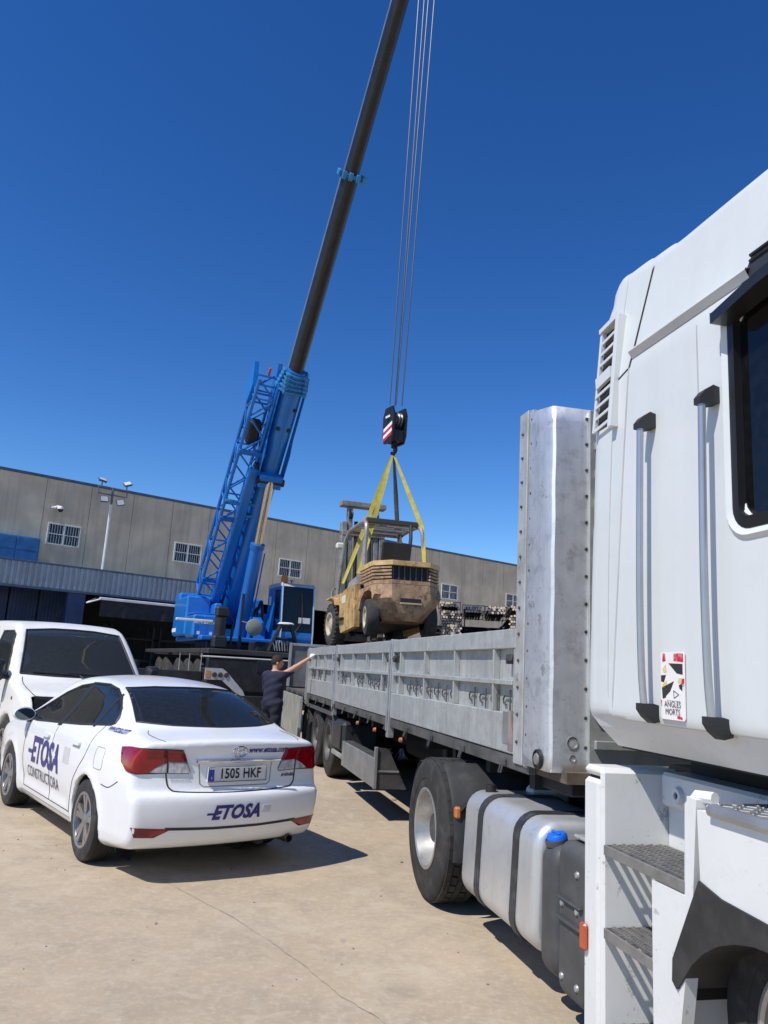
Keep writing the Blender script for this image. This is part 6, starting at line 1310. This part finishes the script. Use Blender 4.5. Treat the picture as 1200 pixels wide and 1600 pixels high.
# ================================================================ bundles of steel props behind the trailer
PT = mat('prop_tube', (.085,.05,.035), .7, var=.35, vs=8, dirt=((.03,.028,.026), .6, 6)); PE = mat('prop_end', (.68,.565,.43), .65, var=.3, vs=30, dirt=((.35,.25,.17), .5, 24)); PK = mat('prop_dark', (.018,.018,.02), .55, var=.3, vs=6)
def bundle(x, y, z, nx, nz, L_, az, lab, pitch=.050, cross=False, ends=True):
    rt = empty('prop_bundle', (x, y, z), az_rot(az), lab, 'steel props', 'bundles of steel props behind the trailer'); rnd = random.Random(int(x*100+z*1000)); q = MB(); e = MB()
    for i in range(nx):
        for j in range(nz):
            yy = (i-(nx-1)/2)*pitch+(.5*pitch if j % 2 else 0)+rnd.uniform(-.006,.006); zz = pitch*.5+j*pitch*.93+rnd.uniform(-.005,.005); xo = rnd.uniform(-.04,.05); r = .0215
            q.cyl((xo-L_/2, yy, zz), (xo+L_/2, yy, zz), r, 6, None, False)
            if ends:
                for sx_ in (-1, 1):
                    xx = xo+sx_*L_/2; s_ = rnd.uniform(.022,.030); a = rnd.uniform(0, 1.5); e.cyl((xx,yy,zz), (xx+sx_*.012,yy,zz), s_, 5 if rnd.random() < .6 else 4, None, True, a)
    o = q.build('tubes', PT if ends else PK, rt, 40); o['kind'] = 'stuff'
    if ends: o = e.build('end_plates', PE, rt, 0); o['kind'] = 'stuff'
    for xx in (-L_*.3, L_*.3):
        s_ = MB(); hw = nx*pitch*.5+.04; hh = nz*pitch*.93+.02
        for (a, b, c, d) in ((-hw,hw,-.012,0),(-hw,hw,hh,hh+.012),(-hw-.012,-hw,-.012,hh+.012),(hw,hw+.012,-.012,hh+.012)): s_.box(xx-.02, xx+.02, a, b, c, d)
        s_.build('strap', PK, rt, 0)
PA = R_(6)
base = [(1.40, 14.55), (2.62, 14.75)]
rows_ = ['bottom', 'second', 'third', 'fourth', 'fifth']
for c_, (x, y) in enumerate(base):
    for k in range(5):
        bundle(x+(.01*(-1)**k), y, .06+k*.55, 7, 11, 2.2, PA, '%s layer of pale ended steel props in the stack %s' % (rows_[k], ['nearest the forklift', 'beside the front board'][c_]))
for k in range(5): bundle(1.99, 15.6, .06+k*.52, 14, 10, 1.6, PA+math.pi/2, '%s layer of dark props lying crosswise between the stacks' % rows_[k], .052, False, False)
for i, (x, y, nx, nz, zz) in enumerate(((1.34,14.5,6,2,2.84),(1.80,14.7,6,3,2.78),(2.22,14.75,6,3,2.78),(2.64,14.75,6,2,2.86))):
    bundle(x, y, zz, nx, nz, 1.9, PA, 'small bundle of steel props on top of the stacks, %s from the forklift' % ['first', 'second', 'third', 'fourth'][i])
bundle(.22, 15.2, 2.05, 12, 7, 2.0, PA, 'bundle of steel props under the hanging forklift'); 
for k in range(4): bundle(.22, 15.2, .06+k*.5, 12, 9, 2.0, PA, '%s layer of props below the hanging forklift' % rows_[k])
for i, s_ in enumerate((6.4, 8.9, 11.4)):  # added dark row; blocks the sunlit ground seen under the trailer
    for k in range(2):
        p_ = TD*s_-TN*(5.55+.02*k); bundle(p_.x, p_.y, .05+k*.52, 16, 10, 2.3, TAZ, '%s layer of added dark props in the low row beyond the trailer, %s from the tractor' % (['lower', 'upper'][k], ['first', 'second', 'third'][i]), .054, False, False)
# ================================================================ worker reaching to the trailer side
MAN = empty('person', (-1.83, 14.42, 0), az_rot(R_(38)), 'man in navy shirt and dark trousers reaching up to the trailer side', 'person')
h = .0125; ax = np.arange(-.40, .62, h); ay = np.arange(-.85, .45, h); az_ = np.arange(-.02, 1.92, h)
X, Y, Zm = np.meshgrid(ax, ay, az_, indexing='ij')
def cap(a, b, ra, rb, sx_=1., sy_=1.):
    a = np.array(a, float); b = np.array(b, float); d = b-a; t = np.clip(((X-a[0])*d[0]+(Y-a[1])*d[1]+(Zm-a[2])*d[2])/(d@d), 0, 1)
    return np.sqrt(((X-a[0]-t*d[0])/sx_)**2+((Y-a[1]-t*d[1])/sy_)**2+(Zm-a[2]-t*d[2])**2)-(ra+(rb-ra)*t)
def ell3(c, r, ang=0.):
    dx, dy, dz = X-c[0], Y-c[1], Zm-c[2]; ca, sa = math.cos(ang), math.sin(ang); u = dx*ca+dy*sa; v = -dx*sa+dy*ca
    k = np.sqrt((u/r[0])**2+(v/r[1])**2+(dz/r[2])**2); return (k-1)*min(r)
legs = None
for y, kx in ((.10, .03), (-.11, -.02)):
    l = smin(cap((0,y,.94), (kx,y*1.08,.50), .092, .062), cap((kx,y*1.08,.50), (-.02,y*1.12,.09), .062, .045), .03)
    legs = l if legs is None else smin(legs, l, .02)
tor = smin(ell3((0,0,.98), (.125,.175,.14)), ell3((.01,0,1.17), (.135,.165,.20)), .08); tor = smin(tor, ell3((0,-.01,1.36), (.125,.20,.19)), .08); tor = smin(tor, cap((0,.155,1.475), (0,-.17,1.495), .07, .075), .06)
SHR = (0,-.21,1.495); ELR = (.135,-.37,1.645); HNR = (.30,-.565,1.83)
armR = smin(cap(SHR, ELR, .062, .045), cap(ELR, HNR, .045, .031), .02)
armL = smin(cap((0,.205,1.47), (.09,.27,1.19), .06, .045), cap((.09,.27,1.19), (.30,.20,1.10), .044, .03), .02)
HA = R_(-38)
def hp(f, l, z): return (.045+f*math.cos(HA)-l*math.sin(HA), f*math.sin(HA)+l*math.cos(HA), z)
head = smin(ell3(hp(0,0,1.735), (.105,.082,.112), HA), ell3(hp(.025,0,1.665), (.075,.062,.075), HA), .03)
head = smin(head, ell3(hp(.108,0,1.70), (.02,.014,.024), HA), .012); head = smin(head, ell3(hp(.088,0,1.655), (.02,.022,.010), HA), .01)
for s in (-1, 1): head = smin(head, ell3(hp(-.005,s*.083,1.70), (.022,.012,.034), HA), .006)
for s in (-1, 1): head = smax(head, -ell3(hp(.104,s*.033,1.722), (.014,.017,.010), HA), .006)
neck = cap((-.01,0,1.50), hp(-.015,0,1.66), .058, .055)
hd = Vector((.45,-.52,.50)).normalized(); pal = Vector(HNR); fing = None; sidev = hd.cross(Vector((0,0,1))).normalized()
hand = ell3(tuple(pal+hd*.05), (.045,.045,.05))
for k, (o_, L_) in enumerate(((-.032,.075),(-.011,.085),(.011,.08),(.031,.062))):
    b0 = pal+hd*.075+sidev*o_; b1 = b0+hd*L_*.5+Vector((.012,-.004,.004)); b2 = b1+Vector((.6,-.5,-.15)).normalized()*L_*.5; f = smin(cap(b0, b1, .0105, .0095), cap(b1, b2, .0095, .008), .004); hand = smin(hand, f, .006)
hand = smin(hand, smin(cap(pal+hd*.02+sidev*.03, pal+hd*.06+sidev*.065, .013, .011), cap(pal+hd*.06+sidev*.065, pal+hd*.10+sidev*.07, .011, .009), .005), .01)
handL = ell3((.34,.19,1.085), (.05,.035,.04))
for k in range(4): handL = smin(handL, cap((.37,.165+k*.018,1.09), (.41,.16+k*.016,1.05), .0105, .009), .006)
handL = smin(handL, cap((.34,.15,1.10), (.39,.13,1.09), .012, .010), .006)
feet = None
for y in (.115, -.125): f = smin(cap((-.05,y,.045), (.14,y*1.1,.035), .045, .036), cap((-.02,y,.09), (-.02,y,.05), .045, .05), .02); feet = f if feet is None else np.minimum(feet, f)
body = smin(smin(legs, tor, .05), smin(armR, armL, .01), .03); body = smin(body, smin(head, neck, .025), .03); body = smin(body, smin(hand, handL, .01), .012); body = smin(body, feet, .02)
SKIN = mat('skin', (.50,.27,.18), .55, var=.10, vs=8); O3 = (ax[0], ay[0], az_[0])
P, Q = snets(body, O3, h); P = smooth_mesh(P, Q, 1); np_obj('body', P, Q, SKIN, MAN, 60)
# clothes follow the body
fold = .004*np.sin(Zm*46+Y*20)+.003*np.sin(Zm*23-X*31)
sh = np.minimum(smin(tor, np.maximum(cap(SHR, ELR, .068, .062), -99), .03), cap((0,.205,1.47), (.085,.265,1.22), .066, .06))
sh = smin(sh, ell3((0,0,.99), (.135,.185,.12)), .05); sh = np.maximum.reduce([sh-.018+fold, .93-Zm, Zm-1.565-.05*np.abs(Y)*0])
sh = np.maximum(sh, -(np.sqrt((X+.005)**2+Y**2)-.066+np.clip(1.50-Zm, 0, 9)*9))
sh = np.maximum(sh, ((X-ELR[0])*(ELR[0]-SHR[0])+(Y-ELR[1])*(ELR[1]-SHR[1])+(Zm-ELR[2])*(ELR[2]-SHR[2]))/.25-.0)
P, Q = snets(sh, O3, h); P = smooth_mesh(P, Q, 1); np_obj('shirt', P, Q, mat('navy_shirt', (.020,.021,.045), .85, var=.2, vs=6), MAN, 60)
tr_ = np.maximum.reduce([smin(legs, ell3((0,0,.97), (.128,.178,.13)), .05)-.020+fold*1.3, Zm-1.0, .07-Zm]); P, Q = snets(tr_, O3, h); P = smooth_mesh(P, Q, 1); np_obj('trousers', P, Q, mat('navy_trousers', (.012,.014,.026), .85, var=.25, vs=6), MAN, 60)
P, Q = snets(feet-.008, O3, h); np_obj('shoes', P, Q, mat('work_shoes', (.02,.018,.016), .6), MAN, 60)
hair = np.maximum(ell3(hp(-.006,0,1.742), (.112,.089,.117), HA), -ell3(hp(.10,0,1.685), (.095,.12,.085), HA)); hair = np.maximum(hair, 1.675-Zm); P, Q = snets(hair, O3, h); P = smooth_mesh(P, Q, 1); np_obj('hair', P, Q, mat('short_brown_hair', (.035,.02,.013), .8, var=.3, vs=40, bump=.4, bs=200), MAN, 60)
q = MB(); q.box(-.150,-.128,-.05,.05,.985,1.02,.004); q.build('belt_label', mat('label_white', (.55,.55,.55), .6), MAN)
gl = np.maximum(hand-.004, -((X-pal.x)*hd.x+(Y-pal.y)*hd.y+(Zm-pal.z)*hd.z)-.01); P, Q = snets(gl, O3, h); np_obj('glove', P, Q, mat('white_glove', (.7,.69,.66), .8), MAN, 60)
# load straps left on the trailer bed by the worker
SP = TD*15.45-TN*2.32+Vector((0,0,1.17)); ls = empty('ratchet_strap', SP, TROT, 'orange ratchet strap heaped on the trailer bed beside the man', 'strap')
q = MB(); pts = []
for i in range(60): t = i*.55; pts.append((.02*math.sin(t*1.7)+.10*math.cos(t)+.002*i-.05, .09*math.sin(t)+.03*math.cos(t*.6), .03+.0022*i+.02*math.sin(t*2.1)))
q.strip(pts, (0,.3,1), .05, .006); q.build('webbing', mat('strap_orange', (.50,.14,.03), .7, var=.2), ls)
q = MB(); q.box(-.30,-.12,-.06,.04,.0,.06,.01); q.tube([(-.2,.0,.06),(-.35,.05,.12),(-.42,.02,.05)], .02, 6); q.build('ratchet', CRBK, ls)
bpy.context.view_layer.update()
